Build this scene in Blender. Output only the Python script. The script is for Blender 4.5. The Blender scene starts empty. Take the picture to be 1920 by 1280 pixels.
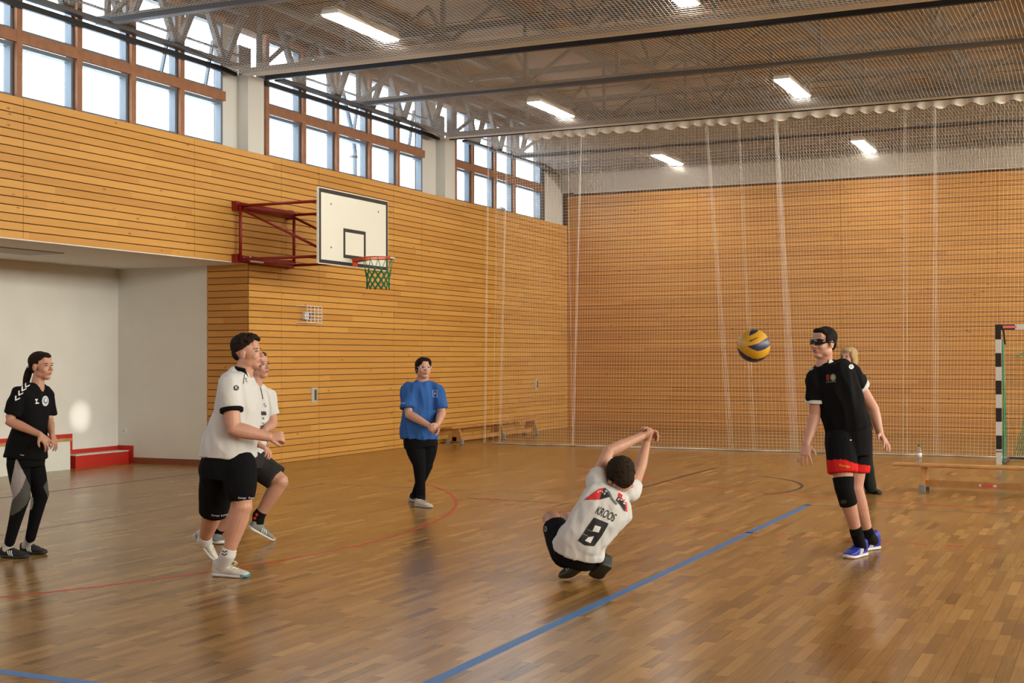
import bpy, bmesh, math, random
import numpy as np
from mathutils import Vector, Matrix, noise as mnoise
from mathutils.bvhtree import BVHTree

random.seed(7)
rng = np.random.default_rng(7)
scene = bpy.context.scene
COL = scene.collection

# ------------------------------------------------------------------ camera
CAM = np.array([11.7640, -28.5279, 1.6])
CR = np.array([0.90759643, 0.41983449, -0.0027804])
CU = np.array([0.00791926, -0.0104978, 0.99991354])
CF = np.array([-0.419769, 0.90753997, 0.01285254])
FPX = 2479.6
cd = bpy.data.cameras.new('camera')
cam = bpy.data.objects.new('camera', cd)
COL.objects.link(cam)
cd.sensor_fit = 'HORIZONTAL'
cd.sensor_width = 36.0
cd.lens = FPX / 1920 * 36.0
cd.clip_end = 300
cam.matrix_world = Matrix(((CR[0], CU[0], -CF[0], CAM[0]), (CR[1], CU[1], -CF[1], CAM[1]),
                           (CR[2], CU[2], -CF[2], CAM[2]), (0, 0, 0, 1)))
scene.camera = cam


def J(px, py, depth):
    """point that stands `depth` metres along the view axis at a photo position"""
    return CAM + depth * ((px - 960) / FPX * CR - (py - 640) / FPX * CU + CF)


# ------------------------------------------------------------------ sky, exposure
SKY_STRENGTH = 1.0
w = bpy.data.worlds.new('sky')
scene.world = w
w.use_nodes = True
wn, wl = w.node_tree.nodes, w.node_tree.links
wn.clear()
wo = wn.new('ShaderNodeOutputWorld')
wb = wn.new('ShaderNodeBackground')
wb.inputs['Strength'].default_value = SKY_STRENGTH
# pale sky: cool on the window side in view, warmer where the low sun stands on the other side
tc = wn.new('ShaderNodeTexCoord')
dp = wn.new('ShaderNodeVectorMath'); dp.operation = 'DOT_PRODUCT'
dp.inputs[1].default_value = (0.97, -0.15, 0.17)
wl.new(tc.outputs['Generated'], dp.inputs[0])
mr = wn.new('ShaderNodeMapRange'); mr.inputs['From Min'].default_value = -1; mr.inputs['From Max'].default_value = 1
wl.new(dp.outputs['Value'], mr.inputs['Value'])
wm = wn.new('ShaderNodeMix'); wm.data_type = 'RGBA'
wm.inputs[6].default_value = (4.8, 5.9, 7.2, 1)
wm.inputs[7].default_value = (28.5, 26.8, 23.2, 1)
wm.clamp_factor = True
pwn = wn.new('ShaderNodeMath'); pwn.operation = 'POWER'; pwn.inputs[1].default_value = 2.0
wl.new(mr.outputs[0], pwn.inputs[0])
wl.new(pwn.outputs[0], wm.inputs[0])
wl.new(wm.outputs[2], wb.inputs['Color'])
wl.new(wb.outputs[0], wo.inputs['Surface'])
w.cycles.sampling_method = 'MANUAL'
w.cycles.sample_map_resolution = 256

scene.view_settings.view_transform = 'Standard'
scene.view_settings.look = 'None'
scene.view_settings.exposure = 0.0
scene.view_settings.gamma = 1.0
scene.view_settings.use_curve_mapping = False
scene.cycles.use_denoising = True
scene.cycles.max_bounces = 5
scene.cycles.diffuse_bounces = 3
scene.cycles.glossy_bounces = 2
scene.cycles.use_adaptive_sampling = True
scene.cycles.adaptive_threshold = 0.05
scene.cycles.transparent_max_bounces = 8
scene.cycles.sample_clamp_indirect = 8.0
scene.cycles.caustics_reflective = False
scene.cycles.caustics_refractive = False

HALL_W, HALL_Y0 = 22.4, -36.0
SILL, HEAD = 4.685, 6.48


def portal(name, x, y0, y1, z0, z1, rot):
    ld = bpy.data.lights.new(name, 'AREA')
    ld.shape = 'RECTANGLE'
    ld.size = y1 - y0
    ld.size_y = z1 - z0
    ld.cycles.is_portal = True
    o = bpy.data.objects.new(name, ld)
    o.location = (x, (y0 + y1) / 2, (z0 + z1) / 2)
    o.rotation_euler = rot
    COL.objects.link(o)


# daylight guides in the two window bands (they only help sampling, they give no light of their own)
portal('daylight_portal', -0.32, -36.0, 0.0, SILL, HEAD, (math.pi / 2, 0, -math.pi / 2))
portal('daylight_portal', HALL_W + 0.32, -36.0, 0.0, 4.1, HEAD, (math.pi / 2, 0, math.pi / 2))

# spot lamp added to stand in for a sun patch on the niche wall
sl = bpy.data.lights.new('sunbeam_stand_in', 'SPOT')
sl.energy = 12000; sl.spot_size = math.radians(1.4); sl.spot_blend = 1.0; sl.shadow_soft_size = 0.02
sl.color = (1.0, 0.97, 0.88)
so_ = bpy.data.objects.new('sunbeam_stand_in', sl); COL.objects.link(so_)
so_.location = (20.5, -14.2, 4.4)
so_.rotation_euler = (Vector((-2.46, -13.22, 0.75)) - Vector(so_.location)).to_track_quat('-Z', 'Y').to_euler()

# ------------------------------------------------------------------ helpers
def unit(v):
    v = np.asarray(v, float)
    return v / (np.linalg.norm(v) + 1e-12)


class MB:
    def __init__(self):
        self.v, self.f, self.n = [], [], 0

    def add(self, verts, faces):
        verts = np.asarray(verts, float).reshape(-1, 3)
        self.v.append(verts)
        n = self.n
        self.f.extend([tuple(i + n for i in f) for f in faces])
        self.n += len(verts)
        return self

    def box(self, x0, x1, y0, y1, z0, z1):
        return self.add([(x0, y0, z0), (x1, y0, z0), (x1, y1, z0), (x0, y1, z0),
                         (x0, y0, z1), (x1, y0, z1), (x1, y1, z1), (x0, y1, z1)],
                        [(3, 2, 1, 0), (4, 5, 6, 7), (0, 1, 5, 4), (1, 2, 6, 5), (2, 3, 7, 6), (3, 0, 4, 7)])

    def hexa(self, p):
        return self.add(p, [(3, 2, 1, 0), (4, 5, 6, 7), (0, 1, 5, 4), (1, 2, 6, 5), (2, 3, 7, 6), (3, 0, 4, 7)])

    def bar(self, p, q, wd, ht, up=(0, 0, 1)):
        p, q = np.asarray(p, float), np.asarray(q, float)
        t = unit(q - p)
        s = np.cross(t, up)
        if np.linalg.norm(s) < 1e-4:
            s = np.cross(t, (1, 0, 0))
        s = unit(s); uu = unit(np.cross(s, t))
        s, uu = s * wd / 2, uu * ht / 2
        return self.hexa([p - s - uu, p + s - uu, q + s - uu, q - s - uu, p - s + uu, p + s + uu, q + s + uu, q - s + uu])

    def tube(self, pts, r, n=6, closed=False, cap=True):
        pts = np.asarray(pts, float)
        m = len(pts)
        rs = np.full(m, r) if np.isscalar(r) else np.asarray(r, float)
        if closed:
            tg = np.roll(pts, -1, 0) - np.roll(pts, 1, 0)
        else:
            tg = np.gradient(pts, axis=0)
        ref = np.array([0, 0, 1.0])
        if abs(unit(tg[0])[2]) > 0.9:
            ref = np.array([1.0, 0, 0])
        a = unit(np.cross(tg[0], ref))
        V = []
        ang = np.arange(n) * 2 * math.pi / n
        for i in range(m):
            t = unit(tg[i])
            a = unit(a - t * np.dot(a, t))
            b = np.cross(t, a)
            V.append(pts[i] + rs[i] * (np.cos(ang)[:, None] * a + np.sin(ang)[:, None] * b))
        V = np.concatenate(V)
        F = []
        for i in range(m if closed else m - 1):
            j = (i + 1) % m
            for k in range(n):
                l = (k + 1) % n
                F.append((i * n + k, i * n + l, j * n + l, j * n + k))
        if cap and not closed:
            F.append(tuple(range(n - 1, -1, -1)))
            F.append(tuple((m - 1) * n + k for k in range(n)))
        return self.add(V, F)

    def lathe(self, prof, c=(0, 0, 0), n=24):
        c = np.asarray(c, float)
        V, F = [], []
        for r, z in prof:
            for k in range(n):
                a = 2 * math.pi * k / n
                V.append(c + (r * math.cos(a), r * math.sin(a), z))
        for i in range(len(prof) - 1):
            for k in range(n):
                l = (k + 1) % n
                F.append((i * n + k, i * n + l, (i + 1) * n + l, (i + 1) * n + k))
        F.append(tuple(range(n - 1, -1, -1)))
        F.append(tuple((len(prof) - 1) * n + k for k in range(n)))
        return self.add(V, F)

    def sphere(self, c, r, nu=16, nv=10, M=None):
        c = np.asarray(c, float)
        r = np.ones(3) * r
        V, F = [], []
        for i in range(nv + 1):
            th = math.pi * i / nv
            for k in range(nu):
                a = 2 * math.pi * k / nu
                V.append((math.sin(th) * math.cos(a), math.sin(th) * math.sin(a), math.cos(th)))
        V = np.array(V) * r
        if M is not None:
            V = V @ np.asarray(M).T
        for i in range(nv):
            for k in range(nu):
                l = (k + 1) % nu
                F.append((i * nu + k, (i + 1) * nu + k, (i + 1) * nu + l, i * nu + l))
        return self.add(V + c, F)

    def mesh(self, name):
        me = bpy.data.meshes.new(name)
        me.from_pydata(np.concatenate(self.v).tolist() if self.v else [], [], self.f)
        me.update()
        return me

    def build(self, name, mat, parent=None, smooth=False):
        me = self.mesh(name)
        return link(name, me, mat, parent, smooth)


def link(name, me, mat, parent=None, smooth=False):
    o = bpy.data.objects.new(name, me)
    COL.objects.link(o)
    if mat is not None and not me.materials:
        me.materials.append(mat)
    if parent is not None:
        o.parent = parent
        o.matrix_parent_inverse = Matrix.Translation(-Vector(parent.location)) if parent.type == 'EMPTY' else Matrix()
    if smooth:
        for p in me.polygons:
            p.use_smooth = True
    return o


def empty(name, loc=(0, 0, 0)):
    o = bpy.data.objects.new(name, None)
    o.location = loc
    o.empty_display_size = 0.1
    COL.objects.link(o)
    return o


def tag(o, label=None, cat=None, group=None, kind=None):
    if label: o['label'] = label
    if cat: o['category'] = cat
    if group: o['group'] = group
    if kind: o['kind'] = kind
    return o


# a side scene in which modifiers and text are turned into plain meshes, removed again at the end
WORK = bpy.data.scenes.new('workshop')


def baked(ob):
    WORK.collection.objects.link(ob)
    vl = WORK.view_layers[0]
    vl.update()
    dg = vl.depsgraph
    dg.update()
    me = bpy.data.meshes.new_from_object(ob.evaluated_get(dg))
    return me


# ------------------------------------------------------------------ materials
def mat(name, col, rough=0.6, metal=0.0, spec=0.5, emit=None, estr=0.0, var=0.0, vscale=8.0, bump=0.0, bscale=60.0, sheen=0.0, coat=0.0):
    m = bpy.data.materials.new(name)
    m.use_nodes = True
    N, L = m.node_tree.nodes, m.node_tree.links
    b = N['Principled BSDF']
    b.inputs['Base Color'].default_value = (*col, 1)
    b.inputs['Roughness'].default_value = rough
    b.inputs['Metallic'].default_value = metal
    b.inputs['Specular IOR Level'].default_value = spec
    if sheen: b.inputs['Sheen Weight'].default_value = sheen
    if coat: b.inputs['Coat Weight'].default_value = coat
    if emit:
        b.inputs['Emission Color'].default_value = (*emit, 1)
        b.inputs['Emission Strength'].default_value = estr
    if var or bump:
        tcn = N.new('ShaderNodeNewGeometry')
        nz = N.new('ShaderNodeTexNoise'); nz.inputs['Scale'].default_value = vscale; nz.inputs['Detail'].default_value = 4
        L.new(tcn.outputs['Position'], nz.inputs['Vector'])
        if var:
            rp = N.new('ShaderNodeMapRange')
            rp.inputs['From Min'].default_value = 0.3; rp.inputs['From Max'].default_value = 0.7
            rp.inputs['To Min'].default_value = 1 - var; rp.inputs['To Max'].default_value = 1 + var
            L.new(nz.outputs['Fac'], rp.inputs['Value'])
            mx = N.new('ShaderNodeVectorMath'); mx.operation = 'SCALE'
            mx.inputs[0].default_value = col
            L.new(rp.outputs[0], mx.inputs['Scale'])
            L.new(mx.outputs[0], b.inputs['Base Color'])
        if bump:
            n2 = N.new('ShaderNodeTexNoise'); n2.inputs['Scale'].default_value = bscale
            L.new(tcn.outputs['Position'], n2.inputs['Vector'])
            bp = N.new('ShaderNodeBump'); bp.inputs['Strength'].default_value = bump; bp.inputs['Distance'].default_value = 0.004
            L.new(n2.outputs['Fac'], bp.inputs['Height'])
            L.new(bp.outputs[0], b.inputs['Normal'])
    return m


def wood_wall_mat(name, axis, pitch, top, c0, c1):
    """horizontal spruce boards: grain, knots and a tint for each board from its row"""
    m = bpy.data.materials.new(name); m.use_nodes = True
    N, L = m.node_tree.nodes, m.node_tree.links
    b = N['Principled BSDF']
    g = N.new('ShaderNodeNewGeometry'); s = N.new('ShaderNodeSeparateXYZ')
    L.new(g.outputs['Position'], s.inputs[0])
    def mth(op, a, bb=None):
        n = N.new('ShaderNodeMath'); n.operation = op
        for k, vv in enumerate((a, bb)):
            if vv is None: continue
            if isinstance(vv, (int, float)): n.inputs[k].default_value = vv
            else: L.new(vv, n.inputs[k])
        return n.outputs[0]
    al = s.outputs[axis]
    row = mth('FLOOR', mth('DIVIDE', mth('SUBTRACT', top, s.outputs[2]), pitch))
    seg = mth('FLOOR', mth('DIVIDE', mth('ADD', al, mth('MULTIPLY', row, 1.37)), 2.6))
    cv = N.new('ShaderNodeCombineXYZ'); L.new(row, cv.inputs[0]); L.new(seg, cv.inputs[1])
    wnz = N.new('ShaderNodeTexWhiteNoise'); wnz.noise_dimensions = '2D'; L.new(cv.outputs[0], wnz.inputs['Vector'])
    gv = N.new('ShaderNodeCombineXYZ')
    L.new(mth('ADD', mth('MULTIPLY', al, 1.1), mth('MULTIPLY', wnz.outputs['Value'], 40)), gv.inputs[0])
    L.new(mth('MULTIPLY', s.outputs[2], 38), gv.inputs[1]); L.new(row, gv.inputs[2])
    nz = N.new('ShaderNodeTexNoise'); nz.inputs['Scale'].default_value = 1.6; nz.inputs['Detail'].default_value = 5
    nz.inputs['Distortion'].default_value = 0.6
    L.new(gv.outputs[0], nz.inputs['Vector'])
    kv = N.new('ShaderNodeCombineXYZ')
    L.new(mth('ADD', mth('MULTIPLY', al, 2.6), mth('MULTIPLY', row, 7.7)), kv.inputs[0])
    L.new(mth('MULTIPLY', s.outputs[2], 7.0), kv.inputs[1])
    vo = N.new('ShaderNodeTexVoronoi'); vo.inputs['Scale'].default_value = 1.0
    L.new(kv.outputs[0], vo.inputs['Vector'])
    kn = N.new('ShaderNodeMapRange'); kn.inputs['From Min'].default_value = 0.035; kn.inputs['From Max'].default_value = 0.10
    kn.inputs['To Min'].default_value = 0.32; kn.inputs['To Max'].default_value = 1.0
    L.new(vo.outputs['Distance'], kn.inputs['Value'])
    mx = N.new('ShaderNodeMix'); mx.data_type = 'RGBA'
    mx.inputs[6].default_value = (*c0, 1); mx.inputs[7].default_value = (*c1, 1)
    L.new(mth('ADD', mth('MULTIPLY', nz.outputs['Fac'], 0.55), mth('MULTIPLY', wnz.outputs['Value'], 0.45)), mx.inputs[0])
    m2 = N.new('ShaderNodeVectorMath'); m2.operation = 'SCALE'
    L.new(mx.outputs[2], m2.inputs[0]); L.new(kn.outputs[0], m2.inputs['Scale'])
    L.new(m2.outputs[0], b.inputs['Base Color'])
    b.inputs['Roughness'].default_value = 0.42
    b.inputs['Specular IOR Level'].default_value = 0.35
    bp = N.new('ShaderNodeBump'); bp.inputs['Strength'].default_value = 0.12; bp.inputs['Distance'].default_value = 0.003
    L.new(nz.outputs['Fac'], bp.inputs['Height']); L.new(bp.outputs[0], b.inputs['Normal'])
    return m


PITCH = 0.0985
W0, W1 = (0.48, 0.215, 0.044), (0.72, 0.385, 0.095)
M = {}
M['wood_y'] = wood_wall_mat('spruce_boards_side', 1, PITCH, SILL, W0, W1)
M['wood_x'] = wood_wall_mat('spruce_boards_back', 0, PITCH, SILL, (0.47, 0.195, 0.038), (0.70, 0.345, 0.08))
M['plain_wood'] = mat('plain_wood', (0.52, 0.27, 0.09), 0.45, var=0.18, vscale=6)
M['bench_wood'] = mat('bench_wood', (0.50, 0.25, 0.085), 0.38, var=0.2, vscale=9)
M['dark_gap'] = mat('dark_felt', (0.10, 0.045, 0.018), 0.95)
M['plaster'] = mat('plaster', (0.73, 0.72, 0.68), 0.85, var=0.03, vscale=2, bump=0.1, bscale=90)
M['ceiling_white'] = mat('soffit_white', (0.76, 0.73, 0.68), 0.9)
M['pillar'] = mat('pillar_paint', (0.66, 0.65, 0.61), 0.7)
M['brown_frame'] = mat('brown_window_wood', (0.30, 0.13, 0.06), 0.55, var=0.15)
M['white_frame'] = mat('white_aluminium', (0.72, 0.75, 0.78), 0.4)
M['steel'] = mat('grey_steel_paint', (0.105, 0.10, 0.097), 0.5, metal=0.0)
M['steel_dark'] = mat('dark_steel_paint', (0.07, 0.065, 0.06), 0.5)
M['black'] = mat('black_rail', (0.015, 0.015, 0.018), 0.5)
M['deck'] = mat('roof_deck', (0.35, 0.265, 0.19), 0.85, var=0.12, vscale=0.8)
M['net_white'] = mat('white_net_cord', (0.80, 0.76, 0.68), 0.8)
M['red_paint'] = mat('red_paint', (0.50, 0.025, 0.015), 0.4)
M['white_paint'] = mat('white_panel', (0.70, 0.72, 0.66), 0.5)
M['base_brown'] = mat('brown_skirting', (0.24, 0.07, 0.03), 0.45)
M['grey_plastic'] = mat('grey_plastic', (0.25, 0.26, 0.26), 0.5)
M['light_grey'] = mat('light_grey_metal', (0.55, 0.54, 0.5), 0.4, metal=0.3)

gl = bpy.data.materials.new('window_glass'); gl.use_nodes = True
N, L = gl.node_tree.nodes, gl.node_tree.links
N.remove(N['Principled BSDF'])
tr = N.new('ShaderNodeBsdfTransparent'); tr.inputs[0].default_value = (0.96, 0.98, 0.98, 1)
gs = N.new('ShaderNodeBsdfGlossy'); gs.inputs['Roughness'].default_value = 0.02
lw = N.new('ShaderNodeLayerWeight'); lw.inputs[0].default_value = 0.5
pw = N.new('ShaderNodeMath'); pw.operation = 'POWER'; pw.inputs[1].default_value = 5.0
L.new(lw.outputs['Facing'], pw.inputs[0])
fr = N.new('ShaderNodeMath'); fr.operation = 'MULTIPLY_ADD'; fr.inputs[1].default_value = 0.6; fr.inputs[2].default_value = 0.03
L.new(pw.outputs[0], fr.inputs[0])
mxs = N.new('ShaderNodeMixShader')
L.new(fr.outputs[0], mxs.inputs[0]); L.new(tr.outputs[0], mxs.inputs[1]); L.new(gs.outputs[0], mxs.inputs[2])
L.new(mxs.outputs[0], N['Material Output'].inputs['Surface'])
M['glass'] = gl
M['sash'] = mat('grey_blue_sash', (0.12, 0.145, 0.18), 0.45)


def parquet_mat():
    m = bpy.data.materials.new('varnished_parquet'); m.use_nodes = True
    N, L = m.node_tree.nodes, m.node_tree.links
    b = N['Principled BSDF']
    at = N.new('ShaderNodeAttribute'); at.attribute_name = 'tint'
    g = N.new('ShaderNodeNewGeometry')
    mp = N.new('ShaderNodeMapping'); mp.inputs['Scale'].default_value = (70, 3.0, 1)
    L.new(g.outputs['Position'], mp.inputs['Vector'])
    nz = N.new('ShaderNodeTexNoise'); nz.inputs['Scale'].default_value = 1; nz.inputs['Detail'].default_value = 4
    L.new(mp.outputs[0], nz.inputs['Vector'])
    ad = N.new('ShaderNodeMath'); ad.operation = 'MULTIPLY_ADD'; ad.inputs[1].default_value = 0.35
    L.new(nz.outputs['Fac'], ad.inputs[0]); L.new(at.outputs['Fac'], ad.inputs[2])
    cr = N.new('ShaderNodeValToRGB')
    e = cr.color_ramp.elements
    e[0].position = 0.1; e[0].color = (0.125, 0.055, 0.014, 1)
    e[1].position = 0.95; e[1].color = (0.47, 0.265, 0.088, 1)
    m1 = cr.color_ramp.elements.new(0.55); m1.color = (0.30, 0.158, 0.046, 1)
    L.new(ad.outputs[0], cr.inputs[0])
    L.new(cr.outputs[0], b.inputs['Base Color'])
    n2 = N.new('ShaderNodeTexNoise'); n2.inputs['Scale'].default_value = 0.7; n2.inputs['Detail'].default_value = 6
    L.new(g.outputs['Position'], n2.inputs['Vector'])
    rr = N.new('ShaderNodeMapRange'); rr.inputs['To Min'].default_value = 0.21; rr.inputs['To Max'].default_value = 0.27
    L.new(n2.outputs['Fac'], rr.inputs['Value']); L.new(rr.outputs[0], b.inputs['Roughness'])
    b.inputs['Specular IOR Level'].default_value = 0.55
    n3 = N.new('ShaderNodeTexNoise'); n3.inputs['Scale'].default_value = 2.2; n3.inputs['Detail'].default_value = 3
    L.new(g.outputs['Position'], n3.inputs['Vector'])
    bp = N.new('ShaderNodeBump'); bp.inputs['Strength'].default_value = 0.03; bp.inputs['Distance'].default_value = 0.01
    L.new(n3.outputs['Fac'], bp.inputs['Height']); L.new(bp.outputs[0], b.inputs['Normal'])
    return m


M['parquet'] = parquet_mat()

# ------------------------------------------------------------------ floor
fb = MB()
fb.box(-2.6, HALL_W, HALL_Y0, -25.5, -0.06, 0.0)
fb.box(-2.6, HALL_W, -25.5, 0.05, -0.06, -0.010)
fb.box(17.0, HALL_W, -25.5, 0.05, -0.010, 0.0)
floor = fb.build('floor', M['plain_wood'])
tag(floor, 'honey-brown varnished parquet floor with coloured court lines', kind='structure')

strips = []
SW = 0.068
x = -2.5
while x < 17.0:
    y = -25.5 - random.random() * 0.5
    while y < 0.0:
        ln = random.choice((0.36, 0.44, 0.5, 0.56))
        a, b_ = max(y, -25.5), min(y + ln, 0.0)
        if b_ - a > 0.03:
            t = min(1.0, max(0.0, random.gauss(0.38, 0.13)))
            if random.random() < 0.04: t = min(1.0, t + 0.15)
            strips.append((x, min(x + SW, 17.0), a, b_, t))
        y += ln
    x += SW
S = np.array(strips)
cx, cy = (S[:, 0] + S[:, 1]) / 2, (S[:, 2] + S[:, 3]) / 2
d = np.stack([cx, cy, np.zeros(len(S))], 1) - CAM
zc = d @ CF
u_, v_ = 960 + FPX * (d @ CR) / zc, 640 - FPX * (d @ CU) / zc
inside = (zc > 1) & (u_ > 10) & (u_ < 1910) & (v_ < 1272)
rank = np.where(inside, zc, 1e9)
order = np.argsort(rank)
near = set(order[:300].tolist())


def set_tint(me, vals):
    at = me.attributes.new('tint', 'FLOAT', 'FACE')
    at.data.foreach_set('value', np.asarray(vals, np.float32))


G = 0.0006
sb = MB(); tints = []
for i, (x0, x1, y0, y1, t) in enumerate(strips):
    V = [(x0 + G, y0 + G, 0), (x1 - G, y0 + G, 0), (x1 - G, y1 - G, 0), (x0 + G, y1 - G, 0),
         (x0 + G, y0 + G, -.01), (x1 - G, y0 + G, -.01), (x1 - G, y1 - G, -.01), (x0 + G, y1 - G, -.01)]
    F = [(0, 1, 2, 3), (4, 5, 1, 0), (5, 6, 2, 1), (6, 7, 3, 2), (7, 4, 0, 3)]
    if i in near:
        o = MB().add(V, F).build('parquet_strip', M['parquet'], floor)
        set_tint(o.data, [t] * 5)
    else:
        sb.add(V, F); tints += [t] * 5
so = sb.build('parquet_strips', M['parquet'], floor)
set_tint(so.data, tints)
tag(so, kind='stuff')

M['line_blue'] = mat('blue_line_paint', (0.045, 0.17, 0.42), 0.4, spec=0.3)
M['line_blue_worn'] = mat('worn_blue_line_paint', (0.19, 0.125, 0.085), 0.35, spec=0.5)
M['line_red'] = mat('red_line_paint', (0.48, 0.05, 0.018), 0.4, spec=0.3)
M['line_dark'] = mat('dark_line_paint', (0.06, 0.03, 0.018), 0.5, spec=0.2)


def ribbon(pts, wd, m, label, dash=None):
    pts = np.array([(p[0], p[1]) for p in pts], float)
    seg = np.r_[0, np.cumsum(np.linalg.norm(np.diff(pts, axis=0), axis=1))]
    n = max(2, int(seg[-1] / 0.12) + 1) if len(pts) > 2 else 2
    mb = MB()
    def piece(s0, s1, k):
        s = np.linspace(s0, s1, k)
        P = np.stack([np.interp(s, seg, pts[:, 0]), np.interp(s, seg, pts[:, 1])], 1)
        T = np.gradient(P, axis=0)
        T /= np.linalg.norm(T, axis=1)[:, None]
        Nn = np.stack([-T[:, 1], T[:, 0]], 1) * wd / 2
        A, B = P + Nn, P - Nn
        V = [(*q, 0.0009) for q in A] + [(*q, 0.0009) for q in B]
        V += [(*q, -0.002) for q in A] + [(*q, -0.002) for q in B]
        F = [(i + 1, i, k + i, k + i + 1) for i in range(k - 1)]
        F += [(i, i + 1, 2 * k + i + 1, 2 * k + i) for i in range(k - 1)]
        F += [(k + i + 1, k + i, 3 * k + i, 3 * k + i + 1) for i in range(k - 1)]
        mb.add(V, F)
    if dash:
        s = 0
        while s < seg[-1]:
            piece(s, min(seg[-1], s + dash), 3); s += 2 * dash
    else:
        piece(0, seg[-1], n)
    o = mb.build('court_line', m, floor)
    o['label'] = label
    return o


def arc(cx, cy, r, a0, a1, n=60):
    return [(cx + r * math.cos(math.radians(a)), cy + r * math.sin(math.radians(a))) for a in np.linspace(a0, a1, n)]


def smooth_path(pts, n=80):
    pts = np.array(pts, float)
    t = np.r_[0, np.cumsum(np.linalg.norm(np.diff(pts, axis=0), axis=1))]
    k = min(4, len(pts) - 1)
    px = np.polyfit(t, pts[:, 0], k); py = np.polyfit(t, pts[:, 1], k)
    s = np.linspace(0, t[-1], n)
    return np.stack([np.polyval(px, s), np.polyval(py, s)], 1)


ribbon([(8.64, -25.4), (8.64, -14.1)], 0.075, M['line_blue'], 'broad blue court line running away from the camera')
ribbon([(2.44, -23.45), (8.60, -23.45)], 0.075, M['line_blue'], 'blue court line in the near left corner')
ribbon([(2.47, -14.12), (14.0, -14.12)], 0.045, M['line_blue_worn'], 'worn grey-blue line crossing the far court')
ribbon([(2.44, -22.4), (2.44, -14.12)], 0.045, M['line_blue_worn'], 'worn grey-blue line beside the left player')
ribbon(arc(-0.893, -18.526, 6.67, -52, 52, 90), 0.042, M['line_red'], 'red arc sweeping in front of the blue-shirted player')
ribbon(smooth_path([(5.05, -14.99), (5.475, -15.23), (6.05, -15.6), (7.42, -16.26), (8.03, -16.46), (8.9, -16.66), (10.1, -16.75), (10.73, -16.74), (12.5, -16.74)], 120),
       0.05, M['line_red'], 'dashed red arc across the middle of the court', dash=0.15)
ribbon(smooth_path([(4.4, -10.3), (5.1, -11.05), (5.865, -11.7), (6.72, -12.3), (7.63, -12.88), (8.355, -13.24), (9.595, -13.55), (10.48, -13.60), (12.5, -13.60)], 120),
       0.05, M['line_red'], 'solid red arc in front of the right bench')
ribbon([(6.35, -13.3), (6.35, -9.8)], 0.04, M['line_dark'], 'thin dark line on the far court')
ribbon(arc(6.35, -12.4, 1.8, -28, 60, 40), 0.04, M['line_dark'], 'dark free-throw arc on the far court')
ribbon([(4.9, -14.95), (6.35, -15.02)], 0.03, M['line_dark'], 'short thin dark line by the dashed arc')
ribbon([(-0.07, -24.0), (-0.07, -12.42)], 0.03, M['line_dark'], 'dark groove along the front of the niche')

# ------------------------------------------------------------------ left wall
wb_ = MB()
wb_.box(-0.34, -0.030, -12.38, 0.0, 0.0, SILL - 0.012)          # body right of the niche
wb_.box(-0.34, -0.030, HALL_Y0, -12.38, 3.03, SILL - 0.012)     # lintel over the niche
wb_.box(-0.34, -0.10, HALL_Y0, 0.05, HEAD + 0.05, 7.2)          # wall strip above the windows
wb_.box(-0.30, -0.03, HALL_Y0, -26.0, 0.0, 3.03)
wall_left = wb_.build('wall_left', M['dark_gap'])
tag(wall_left, 'long side wall of horizontal spruce boards under high windows', kind='structure')
JY = [-24.0, -20.0, -16.81, -13.65, -11.545, -10.497, -8.096, -7.061, -4.48, -1.909, -0.859, -0.001]
DOORS = {(-11.545, -10.497): 'door_1', (-8.096, -7.061): 'door_2', (-1.909, -0.859): 'door_3'}
door_obj = {}
for (a, b_), nm in DOORS.items():
    o = MB().box(-0.030, -0.0185, a + 0.004, b_ - 0.004, 0.008, 2.03).build(nm, M['dark_gap'])
    door_obj[(a, b_)] = tag(o, 'flush door clad in spruce boards like the wall around it', kind='structure')
boards = []
GAP, VG = 0.0095, 0.006
for a, b_ in zip(JY[:-1], JY[1:]):
    for k in range(48):
        zt = SILL - k * PITCH
        z1, z0 = zt, max(0.003, zt - PITCH + GAP)
        if k == 47: z0 = 0.003
        aa = a
        if z0 < 3.0:
            if b_ <= -12.4: continue
            if a < -12.4: aa = -12.403
        par = wall_left
        if (a, b_) in DOORS and z1 < 2.06: par = door_obj[(a, b_)]
        boards.append((aa + VG / 2, b_ - VG / 2, z0, z1, par, a))
BD = 0.018


def board_mesh(mb, y0, y1, z0, z1, x0=-BD, x1=0.0, e=0.003):
    """board facing +x with a small chamfer on its long edges"""
    mb.add([(x0, y0, z0), (x1 - e, y0, z0), (x1, y0, z0 + e), (x1, y0, z1 - e), (x1 - e, y0, z1), (x0, y0, z1),
            (x0, y1, z0), (x1 - e, y1, z0), (x1, y1, z0 + e), (x1, y1, z1 - e), (x1 - e, y1, z1), (x0, y1, z1)],
           [(0, 6, 7, 1), (1, 7, 8, 2), (2, 8, 9, 3), (3, 9, 10, 4), (4, 10, 11, 5), (0, 1, 2, 3, 4, 5), (11, 10, 9, 8, 7, 6)])


def pix_area(c, wv, hv):
    c = np.asarray(c, float); dd = (c - CAM)
    z = dd @ CF
    P = [c + s * np.asarray(wv) / 2 + t * np.asarray(hv) / 2 for s, t in ((-1, -1), (1, -1), (1, 1), (-1, 1))]
    Q = []
    for q in P:
        q = q - CAM; zz = max(0.5, q @ CF)
        Q.append((min(1920, max(0, 960 + FPX * (q @ CR) / zz)), min(1280, max(0, 640 - FPX * (q @ CU) / zz))))
    ar = 0
    for i in range(4):
        (xa, ya), (xb, yb) = Q[i], Q[(i + 1) % 4]
        ar += xa * yb - xb * ya
    return abs(ar) / 2


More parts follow.
